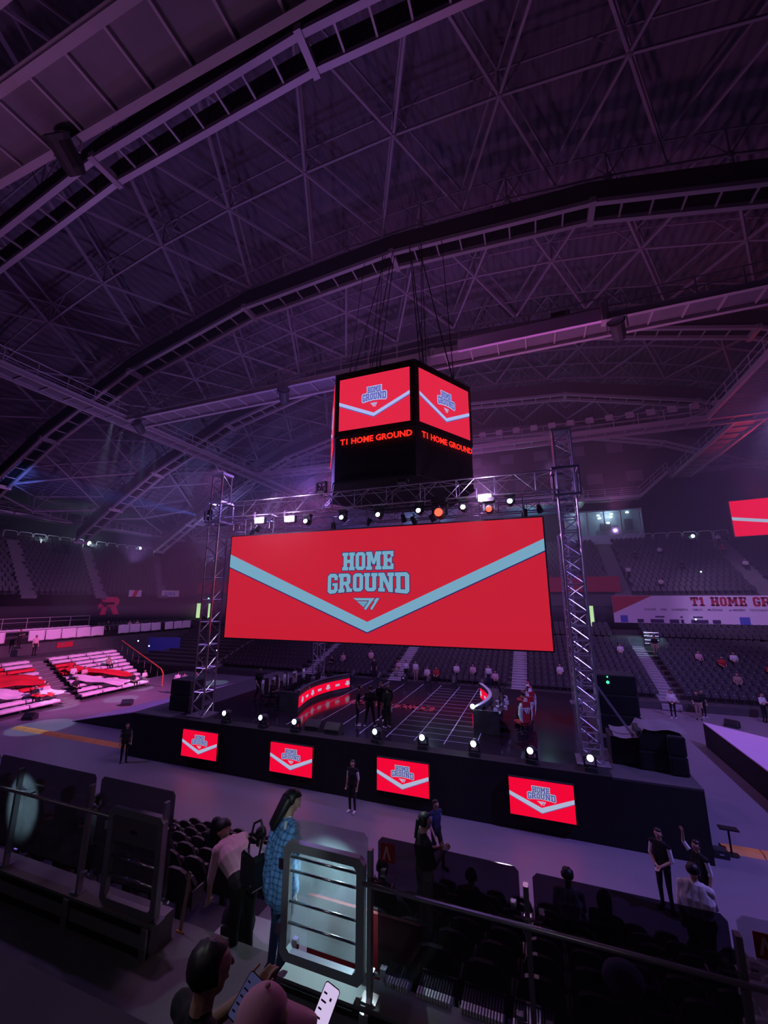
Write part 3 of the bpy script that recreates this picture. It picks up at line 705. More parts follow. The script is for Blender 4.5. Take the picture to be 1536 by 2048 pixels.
catwalk('second overhead catwalk at the top left edge of the picture', (-30.1, 2.4, CZ), (16, 2.4, CZ), 1.6, rail=(0, 0))
catwalk('right catwalk with a ribbed underside, cut off by the right edge', (16.2, 23.0, CZ), (16.2, 37.3, CZ), 4.2, step=.42)
catwalk('right catwalk beyond the far catwalk, lit red at its edge', (17.5, 39.1, CZ), (17.5, 56, CZ), 2.0)
catwalk('sloping catwalk stair in the far left corner of the roof', (-45, 44, 18.0), (-33.4, 40, 21.7), 1.2)
catwalk('second sloping catwalk stair left of the left truss tower', (-39, 50, 17.8), (-32.6, 46, 21.9), 1.2)
catwalk('low gallery along the left wall above the hoop rails', (-56.5, 18, 17.2), (-56.5, 52, 17.2), 1.2)
catwalk('low gallery across the back wall left of the big screen', (-56.5, 55, 17.4), (-38, 55, 17.4), 1.2)
catwalk('low gallery across the back wall above the lit room', (-6, 55.2, 19.7), (12.7, 55.2, 19.7), 1.2)
catwalk('short sloping gallery at the right of the lit room', (12.7, 55.2, 19.7), (15.8, 55.2, 22.4), 1.2)
catwalk('upper gallery at the right of the sloping gallery', (18.8, 55.2, 22.4), (34, 55.2, 22.4), 1.2)
# floodlights standing in a row behind the far catwalk rail
def flood():
    t = thing('floodlight', '', 'floodlight'); MB().box(-.3, .3, -.12, .12, .1, .62, Matrix.Rotation(-.4, 4, 'X')).build('lamp_head', 'rail_pale', t)
    mb = MB(); mb.bar((-.33, 0, .35), (-.33, 0, 0), .04, .04); mb.bar((.33, 0, .35), (.33, 0, 0), .04, .04); mb.bar((-.33, 0, 0), (.33, 0, 0), .06, .04); mb.build('bracket', 'steel', t); return t
f0 = flood()
for k in range(16):
    lab, grp = 'pale square floodlight standing in the row on the far catwalk', 'floodlights along the far catwalk'
    x = -5.5+1.62*k
    if k == 0: f0.location = (x, 38.9, CZ+1.45); tag(f0, lab, None, grp)
    else: dup(f0, (x, 38.9, CZ+1.45), 0, lab, grp)
# large hanging lamps by the catwalk crossings
def bigspot(loc, rz, label, m='lamp_cool', lit=False):
    t = thing('follow_spot', label, 'spotlight', loc, rz)
    T = Matrix.Rotation(math.radians(60), 4, 'X')
    mb = MB(); mb.lathe([(.0, -.5), (.26, -.5), (.32, -.3), (.34, .35), (.42, .5), (.40, .52), (0, .52)], 12, T); mb.build('barrel', 'carton', t)
    mb = MB(); mb.lathe([(0, .5), (.36, .5), (.36, .54), (0, .55)], 12, T); mb.build('lens', m, t)
    mb = MB(); mb.bar((-.45, 0, 0), (-.45, 0, .6), .05, .05); mb.bar((.45, 0, 0), (.45, 0, .6), .05, .05); mb.bar((-.45, 0, .6), (.45, 0, .6), .08, .05); mb.build('yoke', 'steel', t)
    return t
bigspot((-15.2, 21.2, 21.2), .5, 'big round spotlight hanging under the middle catwalk left of the scoreboard', 'chrome')
bigspot((-28.8, 21.2, 21.0), .3, 'dark spotlight hanging under the crossing of the left and middle catwalks', 'chrome')
bigspot((4.9, 21.0, 21.0), -.3, 'dark spotlight hanging under the middle catwalk at its right joint', 'chrome')
bigspot((-12.9, 5.9, 21.4), .2, 'dark spotlight under the near catwalk at the top left', 'chrome')
# lit white case at the middle catwalk joint
t = thing('duct_box', 'pale box duct fixed under the middle catwalk, right of the scoreboard', 'duct', (0, 20.9, 22.0))
MB().box(-3.2, 4.25, -.05, .15, -.35, .35).build('side_panel', 'wing', t); MB().box(4.2, 4.42, -.3, .3, -.5, .5).build('end_cap', 'steel', t)
# dark window row at the roof edge behind the middle catwalk
tag(MB().box(2.0, 3.0, 22.5, 22.6, 23.3, 23.9).build('roof_speaker', 'black'), 'small black box on the rail of the middle catwalk, right of the scoreboard', 'speaker')

# ================================================================== SCOREBOARD
SC = (-6.67, 20.1); RR = 4.15; ap = RR*math.cos(PI/6)
sb = thing('scoreboard', 'black six-sided scoreboard with red screens hanging over the stage', 'scoreboard', (SC[0], SC[1], 0))
mb = MB(); hexp = lambda r, z: [(r*math.cos(PI/3*k), r*math.sin(PI/3*k), z) for k in range(6)]
mb.prism(hexp(RR, 15.35), (0, 0, 3.45)); mb.prism(hexp(RR*.985, 13.0), (0, 0, 2.4)); mb.prism(hexp(RR*.9, 18.8), (0, 0, .25)); mb.build('housing', 'black', sb)
mb = MB()
for z in (13.05, 15.4, 18.75):
    h = hexp(RR*1.003, z)
    for i in range(6): mb.bar(h[i], h[(i+1) % 6], .05, .05)
mb.pieces('edge_trim', 'carton', sb, 6)
mb = MB()
for k in range(6):
    a = PI/3*k; p = Vector((RR*.8*math.cos(a), RR*.16*math.sin(a), 19.0))
    mb.tube(p, (p.x*.35, p.y*.3+1.2, 30.1), .03, 4); mb.tube(p, (p.x*.8, p.y*.1+1.2, 30.2), .022, 4)
mb.pieces('suspension_cable', 'black', sb)
for k in range(6):
    a = -PI/2+PI/3*k
    f = bpy.data.objects.new('screen_face', None); COL.objects.link(f); f.parent = sb
    f.location = ((ap+.05)*math.cos(a), (ap+.05)*math.sin(a), 17.05); f.rotation_euler = (0, 0, a+PI/2)
    # the picture: display is the part, its marks are sub-parts
    w, h = 3.66, 2.74
    for o in [f]: bpy.data.objects.remove(o)
    e = thing('screen_face', None, None, ((ap+.03)*math.cos(a), (ap+.03)*math.sin(a), 17.05), a+PI/2); e.parent = sb
    hw, hh = w/2, h/2
    cb = MB(); cb.box(-hw, hw, -.01, .01, -hh, hh); cb.build('display', 'cube_red', e)
    mb = MB(); bandp = [[(-hw, -.02*hh), (-hw, .11*hh), (0.02, -.50*hh), (0.02, -.63*hh)], [(0.02, -.63*hh), (0.02, -.50*hh), (hw, .11*hh), (hw, -.02*hh)]]
    b2 = MB(); flat(b2, [[(x, z-.05) for x, z in p] for p in bandp], -.012, .003)
    flat(mb, bandp, -.018, .003)
    for txt, x0, x1, z0, z1, warp in (('HOME', -.17, .22, .27, .50, 0), ('GROUND', -.31, .36, .0, .25, 1)):
        ps, ww = word(txt); qs = []
        for p in ps:
            q = []
            for px, pz in p:
                tt = px/ww; zz0 = z0-(.05*(2*tt-1)**2 if warp else 0); q.append(((x0+(x1-x0)*tt)*hw, (zz0+(z1-zz0)*pz)*hh))
            qs.append(q)
        flat(mb, [grow(p, .045) for p in qs], -.018, .003); flat(b2, qs, -.026, .003)
    ps = [[((-.09+(x-510)/410*.2)*hw, (-.12-(z-855)/185*.17)*hh) for x, z in p] for p in LOGO]; flat(mb, ps, -.018, .003)
    mb.build('pale_graphics', 'cube_band', e); b2.build('blue_graphics', 'cube_ink', e)
    text_mesh('T1 HOME GROUND', .41, 'dot_red', e, (-1.72, -.02, -2.12), name='dot_matrix_lettering', bold=.012)

# ================================================================== STAGE
sx0, sx1, sy0, sy1, SZ = -19.6, 4.35, 16.15, 28.4, 2.0
t = thing('stage', 'large black stage with a glossy deck and cloth-covered sides', 'stage', (0, 0, 0))
MB().box(sx0, sx1, sy0, sy1, 0, SZ-.06).build('skirt', 'black', t)
MB().box(sx0+2.5, 1.9, sy0+.6, sy1, SZ-.06, SZ).build('deck', 'stagefloor', t)
mb = MB(); mb.box(1.9, sx1, sy0, sy1, SZ-.06, SZ+.001); mb.box(sx0, sx0+2.5, sy0, sy1, SZ-.06, SZ+.001); mb.pieces('side_deck', 'concrete_d', t); MB().box(sx0+2.5, 1.9, sy0, sy0+.6, SZ-.06, SZ+.001).build('front_lip', 'black', t)
mb = MB()
for k in range(8):
    x = -11.2+k*1.22; mb.box(x, x+.035, 17.2, 27.9, SZ, SZ+.004)
mb.pieces('floor_line', 'line', t)
mb = MB()
for k in range(14): mb.box(-6.3, -2.7, 17.6+k*.72, 17.6+k*.72+.02, SZ, SZ+.003)
mb.pieces('cross_line', 'line', t)
ps, ww = word('GROUND'); mb = MB()
for p in ps: mb.prism([(-10.2+x*1.05, 21.6+z*.85, SZ+.001) for x, z in p], (0, 0, .003))
mb.build('deck_lettering', 'chairred', t)
# side wings: pointed decks with pale pink tops
t = thing('stage_wing', 'pointed black platform with a pale pink top right of the stage', 'platform', (0, 0, 0))
P = [(7.85, 27.7), (7.85, 8.6), (13.5, 14.5), (13.5, 22.0)]
P = [(7.85, 27.7), (7.85, 19.0), (14.5, 19.0), (12.2, 23.4)]
mb = MB(); mb.prism([(x, y, 0) for x, y in P], (0, 0, 1.15)); mb.build('skirt', 'black', t); mb = MB(); mb.prism([(x, y, 1.15) for x, y in P], (0, 0, .05)); mb.build('deck', 'wing', t)
t = thing('stage_wing', 'pointed black ramp with a thin pale pink top left of the stage', 'platform', (0, 0, 0))
A_, B_, C_, E_ = (-22.7, 27.5), (-22.7, 18.9), (-28.2, 19.0), (-24.0, 21.2)
mb = MB(); mb.add([(*A_, 0), (*B_, 0), (*C_, 0), (*E_, 0), (*A_, 1.05), (*B_, 1.05), (*C_, .02), (*E_, 1.0)], [(0, 1, 5, 4), (1, 2, 6, 5), (2, 3, 7, 6), (3, 0, 4, 7), (0, 3, 2, 1)]); mb.build('skirt', 'black', t)
mb = MB(); mb.add([(*A_, 1.05), (*B_, 1.05), (*C_, .02), (*E_, 1.0), (*A_, 1.10), (*B_, 1.10), (*C_, .05), (*E_, 1.05)], [(4, 5, 7), (5, 6, 7), (0, 1, 5, 4), (1, 2, 6, 5), (2, 3, 7, 6), (3, 0, 4, 7)]); mb.build('deck', 'wing', t)
# orange ramps over cables
def cable_ramp(x0, x1, y, lab):
    t = thing('cable_ramp', lab, 'cable cover', (0, y, 0)); n = max(1, round((x1-x0)/1.0))
    for k in range(n):
        a = x0+(x1-x0)*k/n; b = x0+(x1-x0)*(k+1)/n-.03
        MB().prism([(a, -.28, 0), (a, -.12, .08), (a, .12, .08), (a, .28, 0)], (b-a, 0, 0)).build('ramp_segment', 'orange', t)
cable_ramp(-30.0, -19.9, 17.0, 'long orange cable ramp across the floor at the left of the stage'); cable_ramp(4.9, 12, 17.3, 'orange cable ramp across the floor at the right of the stage')
# front screens
for x, lab in ((-15.03, 'leftmost of the four small red screens on the stage front'), (-10.12, 'second small red screen from the left on the stage front'), (-5.22, 'third small red screen from the left on the stage front'), (-.33, 'rightmost and nearest of the four small red screens on the stage front')):
    t = thing('front_screen', lab, 'screen', (x, 16.02, 1.07))
    hw, hh = 1.02, .56
    d = MB().box(-hw, hw, -.02, 0, -hh, hh).build('display', 'pan_red', t); MB().box(-hw-.02, hw+.02, 0, .12, -hh-.02, hh+.02).build('casing', 'carton', t)
    mb = MB(); b2 = MB(); bp = [[(-hw, .05*hh), (-hw, .27*hh), (0, -.42*hh), (0, -.7*hh)], [(0, -.7*hh), (0, -.42*hh), (hw, .27*hh), (hw, .05*hh)]]
    flat(b2, [[(a, b-.02) for a, b in p] for p in bp], -.021, .002); flat(mb, bp, -.024, .002)
    for txt, a0, a1, z0, z1, warp in (('HOME', -.27, .27, .36, .68, 0), ('GROUND', -.42, .44, .04, .34, 1)):
        ps, ww = word(txt); qs = []
        for p in ps:
            q = []
            for px, pz in p:
                tt = px/ww; zz0 = z0-(.07*(2*tt-1)**2 if warp else 0); q.append(((a0+(a1-a0)*tt)*hw, (zz0+(z1-zz0)*pz)*hh))
            qs.append(q)
        flat(mb, [grow(p, .018) for p in qs], -.024, .002); flat(b2, qs, -.027, .0015)
    ps = [[((-.14+(a-510)/410*.28)*hw, (-.08-(b-855)/185*.22)*hh) for a, b in p] for p in LOGO]; flat(mb, ps, -.024, .002)
    mb.build('pale_graphics', 'pan_band', d); b2.build('blue_graphics', 'pan_ink', d)
# the big screen
t = thing('big_screen', 'huge wide red screen reading HOME GROUND hung between the truss towers', 'screen', (-7.24, 16.98, 8.29))
art(t, 15.4, 5.12, 'led_red', 'led_band', 'led_ink', 'carton', .25, .06, .035, chev=((.636, .38), (.664, .48)))
mb = MB()
for k in range(9): mb.tube((-7+k*1.75, .15, 2.6), (-7+k*1.75, .15, 3.45), .02, 4)
mb.pieces('hanging_cable', 'steel_dark', t)

# ---- truss ------------------------------------------------------------------
def truss(label, p, q, w, name='truss_tower', loc=None, cat='truss', step=None, m='alu', r=.035, plates=False):
    p, q = Vector(p), Vector(q); d = q-p; L = d.length; d.normalize()
    a = Vector((1, 0, 0)) if abs(d.z) > .9 else Vector((0, 0, 1)); b = d.cross(a).normalized(); a = b.cross(d)
    t = thing(name, label, cat, p); step = step or w; n = max(2, round(L/step))
    cs = [(-1, -1), (1, -1), (1, 1), (-1, 1)]
    K = lambda i, j: a*cs[j % 4][0]*w/2+b*cs[j % 4][1]*w/2+d*L*i/n
    for j in range(4): MB().tube(K(0, j), K(n, j), r, 6).build('chord', m, t)
    mb = MB()
    for i in range(n):
        for j in range(4):
            mb.tube(K(i, j), K(i+1, j+1), r*.5, 4) if (i+j) % 2 else mb.tube(K(i, j+1), K(i+1, j), r*.5, 4)
            if plates or i % 2 == 0: mb.tube(K(i, j), K(i, j+1), r*.55, 4)
    for j in range(4): mb.tube(K(n, j), K(n, j+1), r*.6, 4)
    mb.build('lattice', m, t)
    if d.z > .9:
        MB().box(-w*.8, w*.8, -w*.8, w*.8, 0, .06).build('base_plate', 'steel_dark', t)
        MB().box(-w*.6, w*.6, -w*.6, w*.6, L, L+.14).build('head_block', 'steel', t)
    return t
truss('tall lattice tower at the left end of the big screen', (-15.95, 17.0, SZ), (-15.95, 17.0, 14.3), .68, step=.55, r=.045)
truss('tall lattice tower at the right end of the big screen', (1.45, 17.3, SZ), (1.45, 17.3, 14.4), .66, step=.52, r=.045, plates=True)
truss('slimmer lattice tower just behind the right truss tower', (1.75, 26.0, SZ), (1.75, 26.0, 11.2), .5, step=.5, r=.035)
truss('slim lattice tower under the screen at the back left of the stage', (-15.2, 27.2, SZ), (-15.2, 27.2, 11), .6, step=.6, r=.035)
truss('long horizontal box truss above the big screen', (-15.6, 17.0, 12.25), (1.1, 17.0, 12.25), .8, name='box_truss', step=.8, r=.035)
truss('lower lattice beam behind the lamps above the big screen', (-15.6, 18.0, 11.55), (1.1, 18.0, 11.55), .45, name='box_truss', step=.6, r=.028)
for x, z, lab in ((-15.95, 12.2, 'square sleeve block where the left tower meets the box truss'), (1.45, 12.2, 'square sleeve block where the right tower meets the box truss')):
    t = thing('sleeve_block', lab, 'truss', (x, 17.15 if x > 0 else 17, z)); w = .95; mb = MB()
    for zz in (-.55, .55):
        for i in range(4):
            c = [(-w/2, -w/2), (w/2, -w/2), (w/2, w/2), (-w/2, w/2)]
            mb.bar((*c[i], zz), (*c[(i+1) % 4], zz), .08, .1)
    mb.pieces('square_frame', 'alu', t, 4); mb = MB()
    for c in ((-w/2, -w/2), (w/2, -w/2), (w/2, w/2), (-w/2, w/2)): mb.bar((*c, -.55), (*c, .55), .07, .07)
    mb.pieces('corner_post', 'alu', t)
# bracing legs of the right tower
t = thing('tower_brace', 'thin sloping brace running down from the right truss tower', 'brace', (0, 0, 0))
MB().tube((1.8, 17.3, 4.6), (3.4, 17.6, 2.05), .04).build('tube', 'alu', t)
# fans on the truss
for x, z in ((-9.6, 13.05), (-5.38, 13.1)):
    t = thing('truss_fan', 'square-framed fan on the box truss, %s of the pair' % ('left' if x < -8 else 'right'), 'fan', (x, 16.9, z))
    mb = MB(); r = .28
    mb.box(-r, r, -.1, .1, r-.06, r); mb.box(-r, r, -.1, .1, -r, -r+.06); mb.box(-r, -r+.06, -.1, .1, -r, r); mb.box(r-.06, r, -.1, .1, -r, r); mb.build('frame', 'steel', t)
    mb = MB()
    for k in range(5): mb.prism([(0, 0, 0), (.2*math.cos(k*1.257), 0, .2*math.sin(k*1.257)), (.2*math.cos(k*1.257+.6), .03, .2*math.sin(k*1.257+.6))], (0, .02, 0))
    mb.lathe([(0, -.04), (.06, -.04), (.06, .04), (0, .04)], 8, Matrix.Rotation(PI/2, 4, 'X')); mb.build('blades', 'steel_dark', t)
    MB().box(-.05, .05, -.05, .05, -.45, -.28).build('clamp', 'steel_dark', t)
# moving heads
def moving_head(lens='lamp_cool', up=True, tilt=0.9, pan=0.0, scale=1.0):
    t = thing('moving_head_light', '', 'stage light')
    sg = 1 if up else -1
    MB().cbox(-.19, .19, -.16, .16, 0 if up else -.14, .14 if up else 0, .03).build('base', 'carton', t)
    mb = MB(); mb.box(-.2, -.15, -.06, .06, min(.14*sg, .45*sg), max(.14*sg, .45*sg)); mb.box(.15, .2, -.06, .06, min(.14*sg, .45*sg), max(.14*sg, .45*sg)); mb.box(-.2, .2, -.06, .06, min(.13*sg, .18*sg), max(.13*sg, .18*sg)); mb.build('yoke', 'carton', t)
    T = Tr(0, 0, .42*sg) @ Rz(pan) @ Matrix.Rotation(PI/2+tilt, 4, 'X')
    h = MB().lathe([(0, -.22), (.10, -.2), (.14, -.1), (.14, .12), (.12, .2), (0, .2)], 12, T).build('head', 'carton', t, True)
    MB().lathe([(0, .2), (.105, .2), (.09, .23), (0, .245)], 12, T).build('lens', lens, h)
    return t
o = moving_head('chrome', True, -.3, PI/2); o.location = (-16.75, 17.0, 11.9); o.rotation_euler.z = 1.0; tag(o, 'moving light clamped outside the left tower, throwing a blue beam')
frontl = [(-13.94, 'first moving light from the left on the front edge of the stage'), (-11.9, 'second moving light from the left on the stage edge, near the left desk'), (-10.2, 'moving light on the stage edge at the corner of the left desk'), (-6.4, 'moving light on the stage edge in front of the standing players'), (-4.5, 'moving light on the stage edge above the third front screen'), (-2.54, 'moving light on the stage edge left of the right desk'), (-.55, 'moving light on the stage edge in front of the right desk'), (1.3, 'moving light at the foot of the right truss tower')]
mh = moving_head('lamp_cool', True, -.15)
for i, (x, lab) in enumerate(frontl):
    o = mh if i == 0 else dup(mh, (0, 0, 0))
    o.location = (x, 16.45, SZ); o.rotation_euler.z = random.uniform(-.25, .25); tag(o, lab, None, 'moving lights along the front of the stage')
    # each throws a soft beam
    spot('stage_beam', (x, 16.2, SZ+.42), (x*.8-1.5, 12.4, 7), 8, COOL, 40, 1, .05)
mh2 = moving_head('chrome', True, .6)
for i, x in enumerate((-12.6, -10.6, -8.8, -7.1, -5.4, -3.6)):
    lab = ['leftmost unlit moving light on the back edge of the stage', 'second unlit moving light on the back edge of the stage', 'unlit moving light behind the standing players', 'unlit moving light in the middle of the back edge of the stage', 'unlit moving light on the back edge right of the middle', 'rightmost unlit moving light on the back edge, beside the right desk'][i]
    o = mh2 if i == 0 else dup(mh2, (0, 0, 0)); o.location = (x, 27.6, SZ); tag(o, lab, None, 'unlit moving lights along the back of the stage')
for x, y, z, m, lab in ((-10.32, 16.9, 11.75, 'lamp_cool', 'first small cool lamp hanging from the truss, after the left strobes'), (-8.37, 16.9, 11.8, 'lamp_cool', 'second small cool lamp hanging from the truss'), (-6.52, 16.9, 11.8, 'lamp_cool', 'third small cool lamp hanging from the truss, mid-screen'), (-4.6, 16.9, 11.85, 'lamp_cool', 'small cool lamp hanging just left of the red lamp'),
    (-2.64, 16.9, 11.85, 'lamp_cool', 'brightest cool lamp hanging from the truss right of the red lamp'), (-.72, 16.9, 11.95, 'lamp_cool', 'last cool lamp on the truss near the right tower'), (-3.62, 16.7, 11.95, 'lamp_red', 'big glowing red lamp hanging from the truss'), (-1.55, 16.7, 11.75, 'lamp_red', 'smaller dim red lamp under the right strobe')):
    o = moving_head(m, False, -.15 if m == 'lamp_cool' else .0); o.location = (x, y, z); tag(o, lab)
    if m == 'lamp_red': o.scale = (1.7,)*3 if x < -3 else (1.2,)*3
for x, z, lab in ((-12.93, 11.55, 'first bright rectangular strobe from the left on the truss'), (-11.14, 11.5, 'second bright rectangular strobe from the left on the truss'), (-1.7, 11.75, 'bright rectangular strobe near the right end of the truss')):
    t = thing('strobe_light', lab, 'stage light', (x, 16.55, z))
    MB().cbox(-.3, .3, 0, .2, -.18, .18, .03).build('housing', 'carton', t)
    MB().box(-.26, .26, -.03, 0, -.13, .13).build('lamp_panel', 'lamp_pink', t)
    MB().box(-.34, -.31, 0, .1, 0, .45).build('yoke', 'steel_dark', t)
    spot('strobe_wash', (x, 16.45, z), (x-.2, 15.9, 5), 260, (1.0, .75, 1.0), 150, 1, .2)
    point('strobe_glow', (x, 16.2, z+.1), 90, (.75, .45, 1.0), .2)
# small dark fixtures hanging from the truss
fx = MB()
t0 = thing('par_can', 'small dark unlit can lamp hanging from the lower lattice beam', 'stage light', (-14.3, 17.8, 11.2), 0, 'unlit can lamps under the truss')
MB().lathe([(0, -.2), (.1, -.2), (.13, .15), (0, .15)], 10, Matrix.Rotation(2.6, 4, 'X')).build('can', 'carton', t0, True); MB().box(-.02, .02, -.02, .02, .1, .35).build('clamp', 'steel_dark', t0)
for x in (-13.9, -9.3, -7.4, -5.6, -5.1, -4.2, -.2, .4): dup(t0, (x, 17.7, 11.25+.1*math.sin(x*3)), x, 'small dark unlit can lamp hanging from the lower lattice beam', 'unlit can lamps under the truss')
# pale blue ducts glimpsed through the truss
t = thing('air_duct', 'pale blue round duct seen over the top right of the big screen', 'duct', (0, 58, 20.2))
mb = MB(); mb.tube((-3.6, 0, 0), (4.6, 0, .1), 1.45, 16); mb.build('tube', 'inflate', t, True)
mb = MB(); mb.box(-3.0, 4.0, -1.7, -1.4, .3, .9); mb.build('white_beam', 'boxroom', t)
t = thing('air_duct', 'two pale blue duct ends seen left of the red lamp over the screen', 'duct', (0, 58, 20.0))
MB().ell((-17.6, 0, 0), 1.7, 1.5, 1.6).build('end_left', 'inflate', t, True); MB().ell((-11.6, 0, 0), 1.7, 1.5, 1.6).build('end_right', 'inflate', t, True)
point('duct_light', (0, 54.5, 17.5), 260, (.45, .85, 1.0)); point('duct_light', (-14.5, 55, 17.5), 200, (.45, .85, 1.0))
t = thing('air_duct', 'pale green round duct end right of the right truss tower', 'duct', (6.2, 57.6, 21.0)); MB().ell((0, 0, 0), 1.2, .6, 2.0).build('end', 'lamp_exit', t, True)
bpy.data.objects.remove(bpy.data.objects['end']); MB().ell((0, 0, 0), .9, .6, 1.8).build('end', 'shell', t, True)
spot('duct_light', (6, 55, 19), (6.2, 57.6, 21), 60, (.5, 1, .8), 60)

# ---- desks ------------------------------------------------------------------
def desk(label, sgn, x0):
    # curved front with a lit strip; plan curve from near end to far end, hollow towards the opposite team
    t = thing('player_desk', label, 'desk', (x0, 0, SZ))
    N = 14; pts = []
    for i in range(N+1):
        u = i/N; y = 19.1+5.3*u; x = (-.62*math.sin(PI*u)+.35*u)*1.0; pts.append((sgn*x, y))
    def shell_(z0, z1, off, th):
        mb = MB()
        for (xa, ya), (xb, yb) in zip(pts[:-1], pts[1:]):
            o1, o2 = sgn*off, sgn*(off-th)
            mb.add([(xa+o1, ya, z0), (xb+o1, yb, z0), (xb+o1, yb, z1), (xa+o1, ya, z1), (xa+o2, ya, z0), (xb+o2, yb, z0), (xb+o2, yb, z1), (xa+o2, ya, z1)], [(0, 1, 2, 3), (7, 6, 5, 4), (3, 2, 6, 7), (0, 4, 5, 1), (0, 3, 7, 4), (1, 5, 6, 2)])
        return mb
    shell_(0, .98, 0, .06).build('front_panel', 'deskgrey', t)
    shell_(.22, .72, .03, .03).build('lit_strip', 'pan_red', t)
    shell_(.96, 1.0, .06, .16).build('top_edge', 'shell' if sgn < 0 else 'deskgrey', t)
    shell_(.70, .74, -.05, .85).build('worktop', 'carton', t)
    MB().box(*sorted((sgn*.0, -sgn*1.1)), 19.02, 19.1, 0, .92).build('end_panel', 'deskgrey', t)
    MB().box(*sorted((sgn*.3, -sgn*.8)), 24.4, 24.48, 0, .74).build('far_panel', 'deskgrey', t)
    for i in range(7):
        u = (i+.5)/7; j = int(u*N); (xa, ya), (xb, yb) = pts[j], pts[j+1]; a = math.atan2(yb-ya, xb-xa)
        T = Tr((xa+xb)/2+sgn*.045, (ya+yb)/2, .47) @ Rz(a if sgn > 0 else a+PI)
        mb = MB()
        if i % 2 == 0:
            for txt, a0, a1, z0, z1 in (('HOME', -.11, .11, .03, .14), ('GROUND', -.17, .17, -.09, .02)):
                ps, ww = word(txt)
                for p in ps: mb.prism([(a0+(a1-a0)*px/ww, -.0, z0+(z1-z0)*pz) for px, pz in p], (0, -.006, 0), T)
            for p in LOGO: mb.prism([(-.05+(a_-510)/410*.1, 0, -.11-(b_-855)/185*.06) for a_, b_ in p], (0, -.006, 0), T)
        else:
            ps, ww = word('GROUND')
            for p in ps: mb.prism([(-.17+.34*px/ww, 0, -.06+.12*pz) for px, pz in p], (0, -.006, 0), T)
        mb.build('strip_lettering', 'pan_band', t)
    return t
desk('curved player desk with a lit red strip at the left of the stage', 1, -11.75)
desk('curved player desk seen end-on at the right of the stage', -1, -2.95)
# lamp glare at the near corner of the right desk
lamp(-2.95, 19.0, 3.05, .10, 'lamp_cool', 'blue-white glaring lamp on the near corner of the right desk', 'lamp', 'desk_lamp')
point('desk_glare', (-3.1, 19.2, 3.15), 45, (.6, .85, 1), .05)
def monitor(x, y, rz, label, grp):
    t = thing('monitor', label, 'monitor', (x, y, SZ+.74), rz, grp)
    MB().box(-.3, .3, -.02, .02, .12, .48).build('screen_housing', 'blackgloss', t); MB().box(-.03, .03, 0, .05, .01, .2).build('stand', 'blackgloss', t); MB().box(-.14, .14, -.08, .12, 0, .015).build('foot', 'blackgloss', t)
    return t
for k in range(5):
    monitor(-12.35-.25*math.sin(PI*(k+.5)/5)*2, 19.8+k*1.0, PI/2, 'black monitor in the row on the left player desk', 'monitors on the left player desk')
    monitor(-2.35+.25*math.sin(PI*(k+.5)/5)*2, 19.8+k*1.0, -PI/2, 'black monitor in the row on the right player desk', 'monitors on the right player desk')
def gchair(red):
    t = thing('gaming_chair', '', 'chair')
    MB().cbox(-.26, .26, -.26, .26, .42, .52, .04).build('seat', 'black' if not red else 'chairred', t)
    T = Matrix.Rotation(-.12, 4, 'X')
    b = MB().prism([(-.2, .22, .5), (.2, .22, .5), (.29, .24, .8), (.27, .26, 1.12), (.17, .28, 1.34), (-.17, .28, 1.34), (-.27, .26, 1.12), (-.29, .24, .8)], (0, .1, .01)).build('backrest', 'chairred' if red else 'black', t)
    mb = MB()
    for s_ in (-1, 1): mb.prism([(s_*.2, .21, .52), (s_*.31, .2, .82), (s_*.29, .22, 1.14), (s_*.19, .24, 1.3), (s_*.21, .25, .9)], (0, .15, 0))
    mb.build('side_wings', 'shell', b)
    mb = MB()
    for p in LOGO: mb.prism([(.20-(a-510)/410*.4, .37, 1.12-(c-855)/185*.26) for a, c in p], (0, .006, 0))
    mb.build('emblem', 'shell', b)
    MB().tube((0, 0, .1), (0, 0, .42), .03).build('column', 'blackgloss', t)
    mb = MB()
    for k in range(5): a = k*2*PI/5; mb.tube((0, 0, .1), (.3*math.cos(a), .3*math.sin(a), .05), .025)
    mb.build('star_base', 'blackgloss', t)
    for s_ in (-1, 1): MB().box(s_*.3-.04, s_*.3+.04, -.15, .12, .66, .7).build('armrest', 'blackgloss', t)
    return t
gr = gchair(True); gb = gchair(False)
ly = [19.9, 20.9, 21.9, 22.9, 23.9]
Lp = ['nearest', 'second nearest', 'middle', 'second farthest', 'farthest']
for k, y in enumerate(ly):
    o = gr if k == 0 else dup(gr, (0, 0, 0)); o.location = (-.95+.15*math.sin(k), y-.3, SZ); o.rotation_euler.z = -PI*.80+.12*k if k < 3 else -PI/2; tag(o, 'red and white gaming chair, %s at the right player desk' % Lp[k], None, 'gaming chairs at the right player desk')
    o = gb if k == 0 else dup(gb, (0, 0, 0)); o.location = (-13.95, y-.2, SZ); o.rotation_euler.z = PI/2+.15*k; tag(o, 'dark gaming chair with pale side wings, %s at the left player desk' % Lp[k], None, 'gaming chairs at the left player desk')
